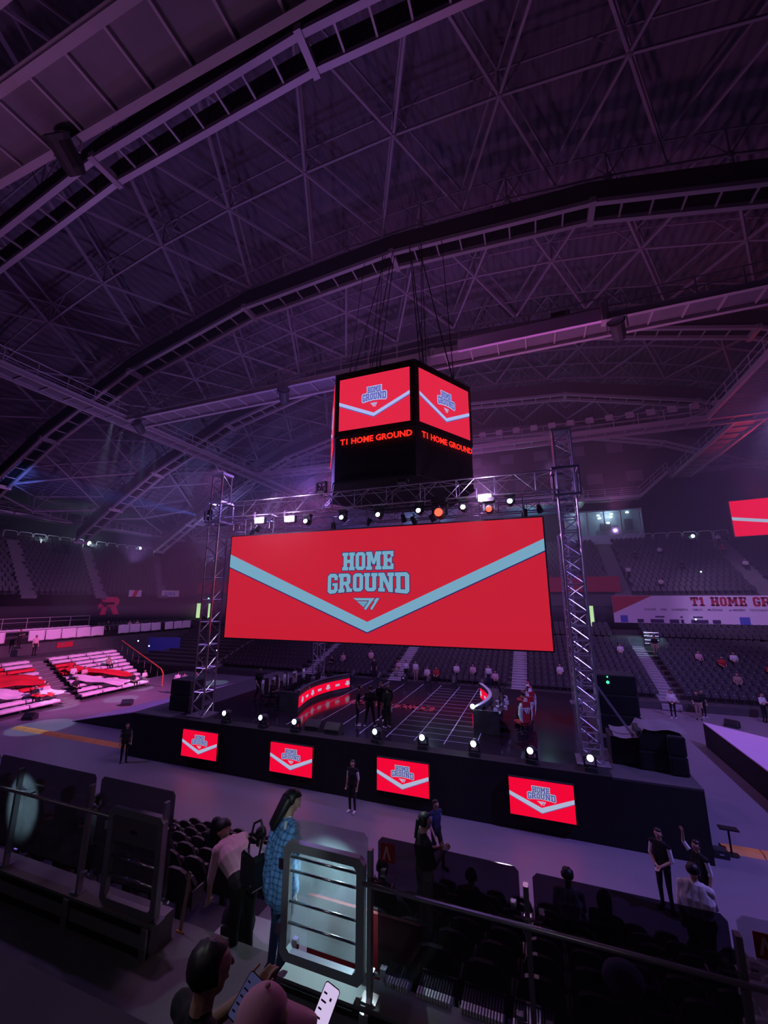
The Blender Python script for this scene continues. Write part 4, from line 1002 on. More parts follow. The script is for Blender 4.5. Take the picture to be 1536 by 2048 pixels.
# ---- speakers and cases on the stage wings ------------------------------------
def speaker_stack(x, y, w, d, hs, label, rz=0, z=SZ):
    t = thing('speaker_stack', label, 'speaker', (x, y, z), rz); zz = 0
    for h in hs:
        MB().cbox(-w/2, w/2, -d/2, d/2, zz+.01, zz+h-.01, .03).build('cabinet', 'carton', t)
        MB().box(-w/2+.05, w/2-.05, -d/2-.02, -d/2, zz+.06, zz+h-.06).build('grille', 'blackgloss', t); zz += h
    return t
speaker_stack(-17.6, 17.6, 1.3, 1.0, (.75, .75), 'dark speaker stack at the left end of the stage, left of the tower')
speaker_stack(-18.5, 19.4, 1.0, 1.0, (.6,), 'low dark case behind the left speaker stack')
t = speaker_stack(3.0, 21.4, 1.5, 1.2, (.8, .8, .8), 'tall dark rack with a green light right of the right tower'); MB().ell((-.35, -.65, 2.1), .06, .03, .06).build('status_light', 'lamp_green', t); MB().ell((-.35, -.65, 2.32), .03, .02, .03).build('status_light', 'lamp_green', t)
speaker_stack(2.55, 17.9, .9, 1.0, (.9,), 'black subwoofer next to the foot of the right tower')
speaker_stack(3.35, 17.6, .85, .9, (.62, .62), 'black double subwoofer on the right corner of the stage')
speaker_stack(4.0, 17.4, .5, .9, (.6, .6), 'slim black speaker stack at the very right corner of the stage')
t = thing('tarpaulin', 'grey tarpaulin draped over the subwoofers on the right corner', 'tarpaulin', (0, 0, 0))
mb = MB(); n = 12; vs = []; fs = []
for i in range(n+1):
    for j in range(n+1): x = 2.2+2.2*i/n; y = 17.1+1.3*j/n; vs.append((x, y, (SZ+1.3 if x > 2.95 else SZ+.97)+.04*math.sin(7*x)+.03*math.sin(9*y)))
fs = [(i*(n+1)+j, (i+1)*(n+1)+j, (i+1)*(n+1)+j+1, i*(n+1)+j+1) for i in range(n) for j in range(n)]
mb.add(vs, fs); mb.build('cloth', 'concrete', t, True)
def wedge(x, y, rz, label, z=0):
    t = thing('floor_monitor', label, 'speaker', (x, y, z), rz)
    MB().prism([(-.35, -.25, 0), (-.35, .25, 0), (-.35, .25, .3), (-.35, 0, .42), (-.35, -.25, .16)], (.7, 0, 0)).build('cabinet', 'carton', t)
    MB().prism([(-.3, -.255, .17), (-.3, -.01, .42), (-.3, -.02, .43), (-.3, -.265, .18)], (.6, 0, 0)).build('grille', 'blackgloss', t)
wedge(-28.6, 23.0, .6, 'black floor monitor lying in a pool of light left of the stage'); wedge(-31.2, 18.3, .4, 'black floor monitor on the floor at the far left'); wedge(10.6, 32.2, -.6, 'black floor monitor on the floor right of the stage')
wedge(-9.6, 17.0, 0, 'black floor monitor on the front of the stage before the left desk', SZ); wedge(-8.6, 16.9, 0, 'black wedge on the stage edge left of the players', SZ)
def small_case(x, y, z, s, label, m='carton'):
    t = thing('equipment_case', label, 'case', (x, y, z)); MB().cbox(-s, s, -s*.7, s*.7, 0, s*1.1, .03).build('body', m, t); MB().box(-s*.3, s*.3, -s*.75, -s*.7, s*.5, s*.7).build('handle', 'alu', t)
small_case(2.4, 19.2, SZ, .35, 'small black case with a bright handle behind the right tower'); small_case(4.68, 16.75, 0, .2, 'small dark case on the floor at the right corner of the stage')
t = thing('stool', 'thin dark stool standing at the right corner of the stage', 'stool', (5.05, 17.0, 0)); MB().box(-.25, .25, -.12, .12, .68, .72).build('seat', 'blackgloss', t); MB().tube((0, 0, 0), (0, 0, .68), .03).build('post', 'blackgloss', t); MB().lathe([(0, 0), (.2, 0), (.18, .03), (0, .03)], 10).build('foot', 'blackgloss', t)
# ================================================================== COVERS AND SHEETS ON THE LEFT STAND
def cover(x, z, y0, y1, m, label, group):
    # cloth laid over a bench: front drop, rounded edge, seat, slight sag between seats
    mb = MB(); n = max(2, int((y1-y0)/.27)); vs = []; fs = []
    prf = [(.03, .27), (.035, .36), (.0, .44), (-.06, .47), (-.38, .47), (-.44, .50)]
    for i in range(n+1):
        y = y0+(y1-y0)*i/n; s_ = .018*math.sin(y*11.6)+random.uniform(-.006, .006)
        for (a, b) in prf: vs.append((x+a+s_*.6, y, z+b+s_*(1 if b > .3 else .3)))
    k = len(prf)
    for i in range(n):
        for j in range(k-1): fs.append((i*k+j, (i+1)*k+j, (i+1)*k+j+1, i*k+j+1))
    mb.add(vs, fs)
    o = mb.build('bench_cover', m, None, True); md = o.modifiers.new('thickness', 'SOLIDIFY'); md.thickness = .02
    tag(o, label, 'seat cover', group)
rn = ['front', 'second', 'third', 'fourth', 'fifth', 'sixth', 'seventh', 'eighth', 'ninth', 'tenth', 'top']
for k, (x, z) in enumerate(LL[:10]):
    yend = 28.1+.28*k; ai = 21.1+.22*k
    seg = []
    y = ai+1.35
    while y < yend-.3:
        e = min(y+1.55, yend); seg.append((y, e)); y = e+.06
    y = ai-.12
    while y > 11: seg.append((y-1.9, y)); y -= 1.96
    for a, b in seg:
        right = (a+b)/2 > ai; c = (a+b)/2*(-35.2-.86*k)/(-32.7-.86*k); red = False
        if right:
            if k == 9 and c < 26.5: red = True
            if k == 8 and c < 28.3: red = c < 26.5 or False
            if k == 7 and 25 < c < 28: red = c > 26
            if k == 6 and c < 28: red = c < 27
            if k == 5 and c < 27.4: red = True
            if k == 4 and 26.5 < c < 28: red = True
            if k == 3 and 26.6 < c < 28.4: red = False
        else:
            if k == 8 and c < 22.5: red = True
            if k == 7: red = c > 20.2
            if k == 5 and c > 21.5: red = False
            if k == 3 and c > 21.2: red = True
        if k == 1 and 27.0 < c < 27.6: continue
        side = 'right of the aisle' if right else 'left of the aisle'
        cover(x-.2, z, a, b, 'redcloth' if red else 'whitecloth', '%s bench cover in the %s row of the left stand, %s' % ('red' if red else 'white', rn[k], side), '%s bench covers, %s row %s' % ('red' if red else 'white', rn[k], side))
def drape(pts, m, label, seed=0, sag=.07, nu=26, nv=14):
    # large cloth thrown over several rows: a rumpled sheet between four corners
    random.seed(seed); a, b, c, d = [Vector(p) for p in pts]; vs = []; fs = []
    ph = [random.uniform(0, 6) for _ in range(4)]
    for i in range(nu+1):
        for j in range(nv+1):
            u, v = i/nu, j/nv; p = a*(1-u)*(1-v)+b*u*(1-v)+c*u*v+d*(1-u)*v
            p.z += sag*(math.sin(9*u+ph[0]+3*v)+.6*math.sin(14*v+ph[1]+2*u))+.08; p.y += .10*math.sin(10*v+ph[2])*(1 if 0 < u < 1 else 1.4); p.x += .08*math.sin(12*u+ph[3])
            vs.append(p)
    for i in range(nu):
        for j in range(nv): q = i*(nv+1)+j; fs.append((q, q+nv+1, q+nv+2, q+1))
    o = MB().add(vs, fs).build('cloth_sheet', m, None, True); md = o.modifiers.new('thickness', 'SOLIDIFY'); md.thickness = .02
    tag(o, label, 'cloth'); random.seed(11)
hz = lambda x: .06+.215*max(0, (-32.5-x)/.86)+.55
def dr(x0, y0, x1, y1, x2, y2, x3, y3, m, label, seed): drape([(x+2.5, y*(x+2.5)/x, hz(x+2.5)) for x, y in ((x0, y0), (x1, y1), (x2, y2), (x3, y3))], m, label, seed, .05)
dr(-40.6, 26.2, -37.0, 29.6, -35.8, 29.2, -39.4, 25.2, 'redcloth', 'long red cloth running diagonally down the left stand, right of the aisle', 1)
dr(-38.6, 25.2, -35.3, 28.4, -34.9, 27.2, -37.2, 25.0, 'whitecloth', 'white cloth spread over the lowest rows beside the red diagonal cloth', 2)
dr(-41.2, 20.2, -39.2, 23.1, -37.6, 22.9, -38.4, 20.0, 'redcloth', 'crumpled red cloth heaped over the rows left of the aisle', 3)
dr(-39.5, 18.8, -36.8, 20.8, -36.0, 20.2, -37.6, 18.0, 'whitecloth', 'crumpled white cloth at the far left of the left stand', 4)
dr(-37.6, 22.0, -36.0, 23.2, -35.2, 23.1, -36.0, 21.4, 'whitecloth', 'white cloth folded over the corner bench beside the aisle foot', 5)
dr(-36.9, 21.3, -35.9, 22.3, -35.4, 22.1, -35.9, 21.0, 'redcloth', 'small red cloth hanging over the front rows beside the aisle', 6)
# white sheets hung on the parapet
for i, (a, b, lab) in enumerate([(25.0+1.44*k, 25.0+1.44*k+1.38, 'white sheet on the parapet left of the man in a suit, %s of five' % ['first', 'second', 'third', 'fourth', 'fifth'][k]) for k in range(5)]+
        [(33.8+1.42*k-(0.5 if k == 4 else 0)*0+(0.55 if k > 3 else 0), 33.8+1.42*k+1.36+(0.55 if k > 4 else 0)+(.45 if k == 4 else 0), 'white sheet on the parapet towards the corner, %s in its row of seven' % ['first', 'second', 'third', 'fourth', 'fifth', 'sixth', 'seventh'][k]) for k in range(7)]+[(21.7, 23.2, 'white sheet on the parapet at the left edge of the picture')]):
    vs = []; fs = []; n = 8
    for u in range(n+1):
        for v in range(n+1): vs.append((-44.86+.025*math.sin(3*u+i)*(v/n), a+(b-a)*u/n+(.04*v/n), 4.62-.95*v/n+.02*math.sin(u+i)))
    for u in range(n):
        for v in range(n): q = u*(n+1)+v; fs.append((q, q+n+1, q+n+2, q+1))
    o = MB().add(vs, fs).build('hanging_sheet', 'whitecloth', None, True); md = o.modifiers.new('thickness', 'SOLIDIFY'); md.thickness = .015; tag(o, lab, 'sheet')
t = thing('parapet_rail', 'dark rail carrying the hung white sheets above the left lower stand', 'railing', (-44.95, 0, 0))
MB().tube((0, 8, 4.66), (0, 44.6, 4.66), .03).build('top_rail', 'steel_dark', t); MB().box(-.04, .0, 8, 44.6, 3.45, 4.0).build('panel', 'black', t)
t = thing('balcony_rail', 'pale two-bar railing behind the white sheets at the left', 'railing', (-47.2, 0, 4.2))
mb = MB(); mb.tube((0, 20, 1.5), (0, 32, 1.5), .03); mb.tube((0, 20, 1.1), (0, 32, 1.1), .02); mb.build('bars', 'steel', t); mb = MB()
for k in range(7): mb.tube((0, 20+2*k, 0), (0, 20+2*k, 1.5), .03)
mb.build('posts', 'steel', t)
cover(-46.6, 4.2, 22, 31.8, 'whitecloth', 'long white cover over the seats under the pale railing at left', None)
cover(-45.7, 3.9, 27.4, 30.6, 'whitecloth', 'white cover with a red patch just behind the hung sheets', None)
# small flags on the left upper parapet
t = thing('flag', 'white flag with a red stripe on the parapet right of the red R', 'flag', (-49.9, 39.3, 7.9)); MB().box(0, .04, -.9, .9, -.1, .75).build('cloth', 'whitecloth', t); MB().prism([(.045, -.5, -.1), (.045, .1, -.1), (.045, .5, .75), (.045, -.1, .75)], (.01, 0, 0)).build('stripe', 'redcloth', t)
t = thing('flag', 'pale banner with dark lettering on the parapet below the red fascia at left', 'flag', (-49.9, 44.9, 7.9)); MB().box(0, .04, -1.5, 1.5, -.1, .8).build('cloth', 'whitecloth', t)
q = text_mesh('JLNUL', .7, 'blueboard', t, (.05, -1.0, .1), rot=(PI/2, 0, PI/2), bold=.01)
spot('stand_lamp', (-30, 25, 12), (-38.2, 28.2, 2), 1500, COOL, 7, .3, .05)
spot('aisle_lamp', (10.2, 43.2, 6.5), (8.9, 44.2, 3.6), 420, (.55, .95, 1), 75, .5, .05)
# railing at the lit stair head right of the right tower
t = thing('stair_rail', 'cool-lit little railing at the stair head right of the right tower', 'railing', (9.6, 44.2, 3.3))
mb = MB()
for z in (.3, .6, .95, 1.25): mb.tube((-.6, 0, z), (.6, 0, z), .035)
for x in (-.6, .6): mb.tube((x, 0, 0), (x, 0, 1.3), .04)
mb.build('bars', 'chrome', t)
MB().box(-1.9, .9, .05, .12, .0, .8).build('glass_panel', 'glass', t)

# ================================================================== PEOPLE
def caps(mb, p, q, r0, r1, tagid, segs):
    p, q = Vector(p), Vector(q); d = q-p; L = d.length
    if L < 1e-5: d = Vector((0, 0, 1)); L = 1e-5
    d = d.normalized(); a = d.orthogonal().normalized(); b = d.cross(a); n = 10; vs = []
    prf = [(-r0*.999, .05*r0), (-r0*.7, .714*r0), (0, r0), (L, r1), (L+r1*.7, .714*r1), (L+r1*.999, .05*r1)]
    for z, r in prf:
        for i in range(n): t_ = 2*PI*i/n; vs.append(p+d*z+(a*math.cos(t_)+b*math.sin(t_))*r)
    fs = [(j*n+i, j*n+(i+1) % n, (j+1)*n+(i+1) % n, (j+1)*n+i) for j in range(len(prf)-1) for i in range(n)]
    fs += [tuple(range(n-1, -1, -1)), tuple((len(prf)-1)*n+i for i in range(n))]
    mb.add(vs, fs); segs.append((p, q, (r0+r1)/2, tagid))
def skeleton(pose='stand', lean=0.0, female=False, headyaw=0.0, headpitch=0.0):
    w = .165 if female else .185; J = {}
    for s_, k in ((-1, 'L'), (1, 'R')):
        J['sh'+k] = Vector((s_*w, 0, 1.40)); J['el'+k] = Vector((s_*(w+.05), -.03, 1.12)); J['wr'+k] = Vector((s_*(w+.045), .05, .88))
        J['hip'+k] = Vector((s_*.09, 0, .90)); J['kn'+k] = Vector((s_*.10, .02, .49)); J['an'+k] = Vector((s_*.105, -.02, .08)); J['to'+k] = Vector((s_*.13, .15, .04))
    J['pel'] = Vector((0, 0, .95)); J['wai'] = Vector((0, 0, 1.08)); J['che'] = Vector((0, -.005, 1.27)); J['nec'] = Vector((0, -.01, 1.46)); J['hea'] = Vector((0, .025, 1.61))
    up = ['wai', 'che', 'nec', 'hea', 'shL', 'shR', 'elL', 'elR', 'wrL', 'wrR']
    if pose == 'walk':
        J['knL'] += Vector((0, .14, .02)); J['anL'] += Vector((0, .20, .0)); J['toL'] += Vector((0, .20, .0)); J['knR'] += Vector((0, .02, 0)); J['anR'] += Vector((0, -.26, .05)); J['toR'] += Vector((0, -.24, .0))
        J['wrR'] += Vector((0, .16, .04)); J['wrL'] += Vector((0, -.14, .03)); J['elR'] += Vector((0, .05, 0)); J['elL'] += Vector((0, -.06, 0))
    if pose == 'wide':
        for s_, k in ((-1, 'L'), (1, 'R')): J['kn'+k].x += s_*.06; J['an'+k].x += s_*.12; J['to'+k].x += s_*.15
    if pose in ('clasp',):
        for s_, k in ((-1, 'L'), (1, 'R')): J['el'+k] = Vector((s_*(w+.06), .02, 1.12)); J['wr'+k] = Vector((s_*.05, .20, .98))
    if pose in ('phone', 'sitphone'):
        for s_, k in ((-1, 'L'), (1, 'R')): J['el'+k] = Vector((s_*(w+.04), .06, 1.14)); J['wr'+k] = Vector((s_*.07, .27, 1.20))
    if pose == 'sitread':
        for s_, k in ((-1, 'L'), (1, 'R')): J['el'+k] = Vector((s_*(w+.02), .16, 1.22)); J['wr'+k] = Vector((s_*.07, .30, 1.36))
    if pose == 'back':
        for s_, k in ((-1, 'L'), (1, 'R')): J['el'+k] = Vector((s_*(w+.08), -.08, 1.13)); J['wr'+k] = Vector((s_*.05, -.16, .96))
    if pose == 'armup':
        J['elR'] = Vector((w+.10, .06, 1.58)); J['wrR'] = Vector((w+.04, .12, 1.82))
    if pose == 'reach':
        J['elR'] = Vector((w+.04, .14, 1.16)); J['wrR'] = Vector((w-.02, .36, 1.06))
    if pose == 'hand_hip':
        J['elR'] = Vector((w+.17, -.04, 1.16)); J['wrR'] = Vector((.17, .06, 1.0))
    for n in up:
        v = J[n]-J['pel']; c, s_ = math.cos(lean), math.sin(lean); J[n] = J['pel']+Vector((v.x, v.y*c+v.z*s_, -v.y*s_+v.z*c))
    if pose == 'bend':
        for s_, k in ((-1, 'L'), (1, 'R')): J['wr'+k] = J['sh'+k]+Vector((s_*.02, .08, -.52)); J['el'+k] = J['sh'+k]+Vector((s_*.06, .0, -.28))
    if pose.startswith('sit'):
        for n in ['pel']+up: J[n] = J[n]+Vector((0, -.02, -.43))
        for s_, k in ((-1, 'L'), (1, 'R')):
            J['hip'+k] = Vector((s_*.09, 0, .50)); J['kn'+k] = Vector((s_*.12, .43, .50)); J['an'+k] = Vector((s_*.12, .40, .08)); J['to'+k] = Vector((s_*.13, .56, .04))
            if pose == 'sit': J['el'+k] = J['sh'+k]+Vector((s_*.05, .05, -.27)); J['wr'+k] = Vector((s_*.11, .30, .60))
    return J
def body_mesh(name, J, vox=.014, female=False, bulk=1.0, legs=True, head_dir=None, sleeve='short'):
    mb = MB(); sg = []; B = bulk
    # torso: overlapping ovals give chest, waist and hips
    def oval(a, b, ra, rb, flat_, tg):
        p, q = J[a] if isinstance(a, str) else a, J[b] if isinstance(b, str) else b
        for s_ in (-1, 0, 1): caps(mb, p+Vector((s_*ra*.55, 0, 0)), q+Vector((s_*rb*.55, 0, 0)), ra*flat_, rb*flat_, tg, sg)
    oval('pel', 'wai', .155*B, .13*B, .68, 3 if legs else 1); oval('wai', 'che', .125*B, .155*B, .74, 1); oval('che', J['nec']-Vector((0, 0, .06)), .16*B, .12*B, .66, 1)
    for k in 'LR':
        caps(mb, J['nec'].lerp(J['sh'+k], .35)-Vector((0, 0, .03)), J['sh'+k], .06*B, .062*B, 1, sg)
        caps(mb, J['sh'+k], J['el'+k], .055*B, .043*B, 2, sg); caps(mb, J['el'+k], J['wr'+k], .040, .027, 0 if sleeve == 'short' else 2, sg)
        caps(mb, J['hip'+k], J['kn'+k], .088*B, .062, 3, sg); caps(mb, J['kn'+k], J['an'+k], .058, .042, 3, sg)
        caps(mb, J['an'+k]-Vector((0, 0, .03)), J['to'+k]-Vector((0, 0, .005)), .042, .036, 4, sg); caps(mb, J['an'+k]-Vector((0, .04, .035)), J['an'+k], .04, .04, 4, sg)
        # hand: palm, four curled fingers of unequal length, thumb from the side
        d = (J['wr'+k]-J['el'+k]).normalized(); side = d.cross(Vector((0, 1, .3))).normalized() if abs(d.y) < .9 else Vector((1, 0, 0)); nn = side.cross(d).normalized()
        if nn.y < 0 and abs(d.y) < .8: nn = -nn
        w0 = J['wr'+k]; caps(mb, w0+d*.02, w0+d*.075+side*.016, .028, .022, 0, sg); caps(mb, w0+d*.03-side*.012, w0+d*.078-side*.018, .022, .020, 0, sg)
        for fi, (off, ln) in enumerate(((-.033, .062), (-.011, .076), (.011, .072), (.032, .055))):
            a = w0+d*.09+side*off; b = a+d*ln*.55+nn*ln*.18; c = b+d*ln*.4+nn*ln*.42
            caps(mb, a, b, .0095, .009, 0, sg); caps(mb, b, c, .009, .0075, 0, sg)
        ts = -1 if k == 'R' else 1; a = w0+d*.035+side*.03*ts; b = a+side*.035*ts+d*.03+nn*.012; caps(mb, a, b, .012, .0105, 0, sg); caps(mb, b, b+d*.028+nn*.012, .0105, .009, 0, sg)
    caps(mb, J['nec']-Vector((0, 0, .05)), J['hea']-Vector((0, .02, .05)), .056, .052, 0, sg)
    h = J['hea']; f = (Vector((0, 1, 0)) if head_dir is None else Vector(head_dir)).normalized(); r_ = f.cross(Vector((0, 0, 1))).normalized(); u_ = r_.cross(f)
    caps(mb, h-f*.022+u_*.025, h+f*.02+u_*.02, .086, .080, 0, sg); caps(mb, h+f*.02-u_*.02, h+f*.035-u_*.065, .066, .042, 0, sg)
    caps(mb, h+f*.098+u_*.012, h+f*.112-u_*.018, .010, .015, 0, sg); caps(mb, h+f*.078-u_*.05+r_*.016, h+f*.078-u_*.05-r_*.016, .014, .014, 0, sg)
    caps(mb, h+r_*.085-f*.005+u_*.01, h+r_*.088-f*.01-u_*.02, .014, .012, 0, sg); caps(mb, h-r_*.085-f*.005+u_*.01, h-r_*.088-f*.01-u_*.02, .014, .012, 0, sg)
    o = bpy.data.objects.new('tmp', mb.mesh('tmp', 'skin')); COL.objects.link(o)
    m = o.modifiers.new('r', 'REMESH'); m.mode = 'VOXEL'; m.voxel_size = vox; m.use_smooth_shade = True
    s_ = o.modifiers.new('s', 'SMOOTH'); s_.factor = .5; s_.iterations = 2
    bpy.context.view_layer.update(); me = bpy.data.meshes.new_from_object(o.evaluated_get(bpy.context.evaluated_depsgraph_get()))
    bpy.data.objects.remove(o); me.name = name; me.materials.clear()
    for x in ('skin', 'c_black', 'c_black', 'c_black', 'c_black'): me.materials.append(M[x])
    for pl in me.polygons:
        c = pl.center; best = 9; bt = 0
        for (p, q, r, tg) in sg:
            d = q-p; L2 = d.length_squared or 1e-9; t_ = max(0, min(1, (c-p).dot(d)/L2)); dist = (c-p-d*t_).length-r
            if dist < best: best = dist; bt = tg
        pl.material_index = bt
    return me
def hair_mesh(J, style='short', head_dir=None):
    h = J['hea']; f = (Vector((0, 1, 0)) if head_dir is None else Vector(head_dir)).normalized(); r_ = f.cross(Vector((0, 0, 1))).normalized(); u_ = r_.cross(f)
    mb = MB(); n, m = 16, 10; c = h+u_*.032-f*.012; vs = []; fs = []
    for j in range(m+1):
        ph = -PI/2+PI*j/m
        for i in range(n):
            t_ = 2*PI*i/n; d = r_*math.cos(ph)*math.cos(t_)+f*math.cos(ph)*math.sin(t_)+u_*math.sin(ph)
            front = math.sin(t_)*math.cos(ph); low = -math.sin(ph)
            rr = .103+(.004*math.sin(5*t_+3*ph)+.004*math.sin(11*t_-7*ph))*(style != 'cap')
            if style == 'cap': rr = .106
            if front > .25 and low > -.45: rr = .06
            elif low > (.35 if style in ('short', 'cap') else .75) : rr = .07
            vs.append(c+d*rr)
    for j in range(m):
        for i in range(n): fs.append((j*n+i, j*n+(i+1) % n, (j+1)*n+(i+1) % n, (j+1)*n+i))
    mb.add(vs, fs)
    dummy = []
    if style == 'long':
        for s_ in (-1, 0, 1): caps(mb, c-f*.05+r_*s_*.045-u_*.02, c-f*.075+r_*s_*.05-u_*.30, .055, .03, 0, dummy)
    if style == 'bob':
        for s_ in (-1, 0, 1): caps(mb, c-f*.03+r_*s_*.06, c-f*.04+r_*s_*.065-u_*.13, .05, .035, 0, dummy)
    if style == 'pony': caps(mb, c-f*.10, c-f*.15-u_*.20, .035, .018, 0, dummy)
    me = mb.mesh('hair', 'hair', True)
    return me
BODY = {}
def person(label, loc, rz, pose='stand', top='c_black', sleeve=None, pants='c_black', shoes='c_black', hair='short', lean=0.0, female=False, vox=.016, group=None, scale=1.0, bulk=1.0, head_dir=None, long_sleeve=False, name='person'):
    key = (pose, lean, female, vox, bulk, head_dir, long_sleeve)
    if key not in BODY:
        J = skeleton(pose, lean, female); BODY[key] = (J, body_mesh('body', J, vox, female, bulk, True, head_dir, 'long' if long_sleeve else 'short'), {})
    J, me, hs = BODY[key]
    t = thing(name, label, 'person', loc, rz, group); t.scale = (scale,)*3
    o = bpy.data.objects.new('body', me); COL.objects.link(o); o.parent = t
    for i, x in enumerate(('skin', top, sleeve or top, pants, shoes)):
        o.material_slots[i].link = 'OBJECT'; o.material_slots[i].material = M[x]
    if hair not in hs: hs[hair] = hair_mesh(J, hair, head_dir)
    q = bpy.data.objects.new('cap' if hair == 'cap' else 'hair', hs[hair]); COL.objects.link(q); q.parent = t
    return t, J
# players talking in the middle of the stage
P_ = person
P_('player in a black jersey with arms hanging, left of the group on the stage', (-8.05, 18.15, SZ), -1.2, 'stand', lean=.12, shoes='c_white')
P_('player in a black jersey seen from behind with a white patch on the back', (-7.45, 18.2, SZ), 0.2, 'wide', shoes='c_white')
P_('player in an open black jacket over a white shirt, facing the camera on stage', (-7.3, 19.2, SZ), PI+.1, 'stand', top='c_black', sleeve='c_black', shoes='c_white', long_sleeve=True)
P_('player in black with hands before the chest, at the back of the stage group', (-6.85, 19.0, SZ), PI-.2, 'clasp', top='c_black', shoes='c_black', long_sleeve=True)
P_('player in a black jersey holding a white bottle, right of the group', (-6.65, 18.3, SZ), .9, 'stand', lean=.05, shoes='c_white')
for x, y, z, w, rz, lab in ((-7.45, 18.06, 3.24, .17, 0, 'back'), ):
    pass
tag(MB().lathe([(0, 0), (.033, 0), (.033, .15), (.015, .19), (.015, .22), (0, .22)], 10).build('water_bottle', 'shell', None, True, (-6.38, 18.12, 2.72)), 'white bottle held by the rightmost player of the stage group', 'bottle')
# seated players at the desks
for k, (y, c) in enumerate(((19.7, 'c_black'), (21.8, 'c_grey'))):
    P_('player in a dark top seated at the left desk, %s' % ('nearest the camera' if k == 0 else 'farther back'), (-13.75, y, SZ), -PI/2, 'sitphone', top=c)
for k, (y, c) in enumerate(((20.6, 'c_white'), (22.8, 'c_white'), (24.0, 'c_black'))):
    P_('player in a %s top at the right desk, %s' % ('white' if c == 'c_white' else 'black', ('nearest', 'middle', 'farthest')[k]), (-.75, y, SZ), PI/2, 'sitphone', top=c)
# loose pale things on the right desk
for k in range(9):
    x = -1.9-.25*math.sin(k*2.3); y = 19.5+.33*k; lab = 'small pale object lying on the right player desk'
    tag(MB().cbox(-.09, .09, -.05, .05, 0, .07+.05*(k % 3), .02).build('desk_clutter', 'shell', None, False, (x, y, SZ+.745), k*.7), lab, 'desk item', 'pale clutter on the right player desk')
for k in range(4):
    tag(MB().lathe([(0, 0), (.035, 0), (.035, .2), (0, .22)], 8).build('water_bottle', 'shell', None, True, (-11.98-.2*math.sin(k), 19.35+.4*k, SZ+.745)), 'white bottle standing on the left player desk', 'bottle', 'bottles on the left player desk')
# floor and stand crowd ------------------------------------------------------
P_('man in black walking at the back of the stage left of the left desk', (-15.2, 20.4, SZ), -2.0, 'walk')
P_('person in a white shirt and tan trousers left of the left tower', (-28.1, 26.9, 0), .6, 'stand', top='c_white', pants='c_tan')
P_('person in a light top standing close beside the tan-trousered one', (-27.5, 27.0, 0), 1.2, 'phone', top='c_grey', pants='c_tan')
P_('person in navy walking just left of the left tower', (-26.5, 27.2, 0), -1.5, 'walk', top='c_navy', pants='c_navy')
P_('man in black standing in front of the blue partition', (-32.6, 34.0, 0), -.5, 'stand')
P_('person in black standing in the shade at the left front corner of the stage', (-19.05, 15.5, 0), -2.2, 'stand', top='c_black', sleeve='c_grey')
P_('usher in a dark waistcoat and white sleeves before the stage, near the second screen', (-6.9, 15.2, 0), PI-.1, 'stand', top='c_black', sleeve='c_white', shoes='c_white', vox=.012)
P_('usher in a dark waistcoat with white sleeves at lower right, hands joined', (2.54, 13.7, .0), PI-.6, 'clasp', top='c_black', sleeve='c_white', vox=.011, scale=1.04)
P_('usher with white sleeves raising one arm at lower right', (3.3, 13.5, 0), PI-.9, 'armup', top='c_black', sleeve='c_white', vox=.011, scale=1.02)
P_('person in a light blue shirt and dark trousers walking behind the black-clad woman', (-3.3, 13.3, 0), -2.2, 'walk', top='c_navy', sleeve='check', vox=.012)
P_('steward with a white top and hands folded behind the right wing platform', (7.85, 33.1, 0), PI-.2, 'clasp', top='c_white', shoes='c_white')
P_('man in a dark shirt and tan trousers standing right of the steward', (9.3, 33.3, 0), PI-.4, 'reach', top='c_black', pants='c_tan')
P_('person in black standing beside the tan-trousered man', (9.75, 33.9, 0), PI+.4, 'stand', shoes='c_white')
P_('person in a light top standing at the right edge on the floor', (13.0, 34.1, 0), PI+.5, 'phone', top='c_white', pants='c_black')
far = [(-14.2, 0, 'stand', 'c_black', 'standing woman in black behind the stage group'), (-11.2, 0, 'back', 'c_white', 'person in a white top and bare legs standing behind the stage'), (-10.3, 0, 'stand', 'c_white', 'person in a white shirt and dark trousers behind the stage'),
       (-9.3, 0, 'sit', 'c_white', 'seated person in a white hood behind the stage'), (-8.5, 0, 'sit', 'c_red', 'seated person in a dark red top behind the stage'), (-6.9, 1, 'sit', 'c_white', 'seated person in white bending forward, in the second far row'), (-5.5, 1, 'sit', 'c_pink', 'seated person in pink, middle of the far rows'),
       (-4.1, 0, 'stand', 'c_white', 'small standing person in white left of the bright stair'), (-3.6, 0, 'sit', 'c_pink', 'seated person in pink next to the small standing one'), (1.4, 2, 'sit', 'c_white', 'seated person in a pale top between the towers, third far row'), (-19.0, 1, 'sitphone', 'c_black', 'seated person in black at the left end of the far rows'),
       (-18.2, 2, 'sit', 'c_pink', 'seated person in a pink top at the left end of the far rows'), (-12.2, 1, 'sitphone', 'c_pink', 'seated person in pink behind the truss tower under the screen'), (6.6, 7, 'sit', 'c_white', 'seated person in white at the stair head right of the right tower'), (9.4, 8, 'stand', 'c_black', 'standing woman in a dark top by the lit stair head'),
       (12.0, 6, 'sit', 'c_pink', 'seated person in pink right of the lit stair head'), (13.2, 5, 'sit', 'c_red', 'seated person in red under the red section sign'), (14.3, 6, 'sit', 'c_white', 'seated person in white right of the red section sign'), (15.8, 4, 'sitphone', 'c_red', 'leaning person in a red top in the right lower seats'), (17.3, 4, 'stand', 'c_white', 'standing person in a long white shirt in the right lower seats'),
       (13.1, 2, 'sit', 'c_tan', 'seated person in a tan top low in the right lower seats'), (-15.6, 3, 'sit', 'c_pink', 'seated person in pink below the left part of the screen'), (-16.9, 6, 'sitphone', 'c_pink', 'seated person in pink high in the rows left of the stage')]
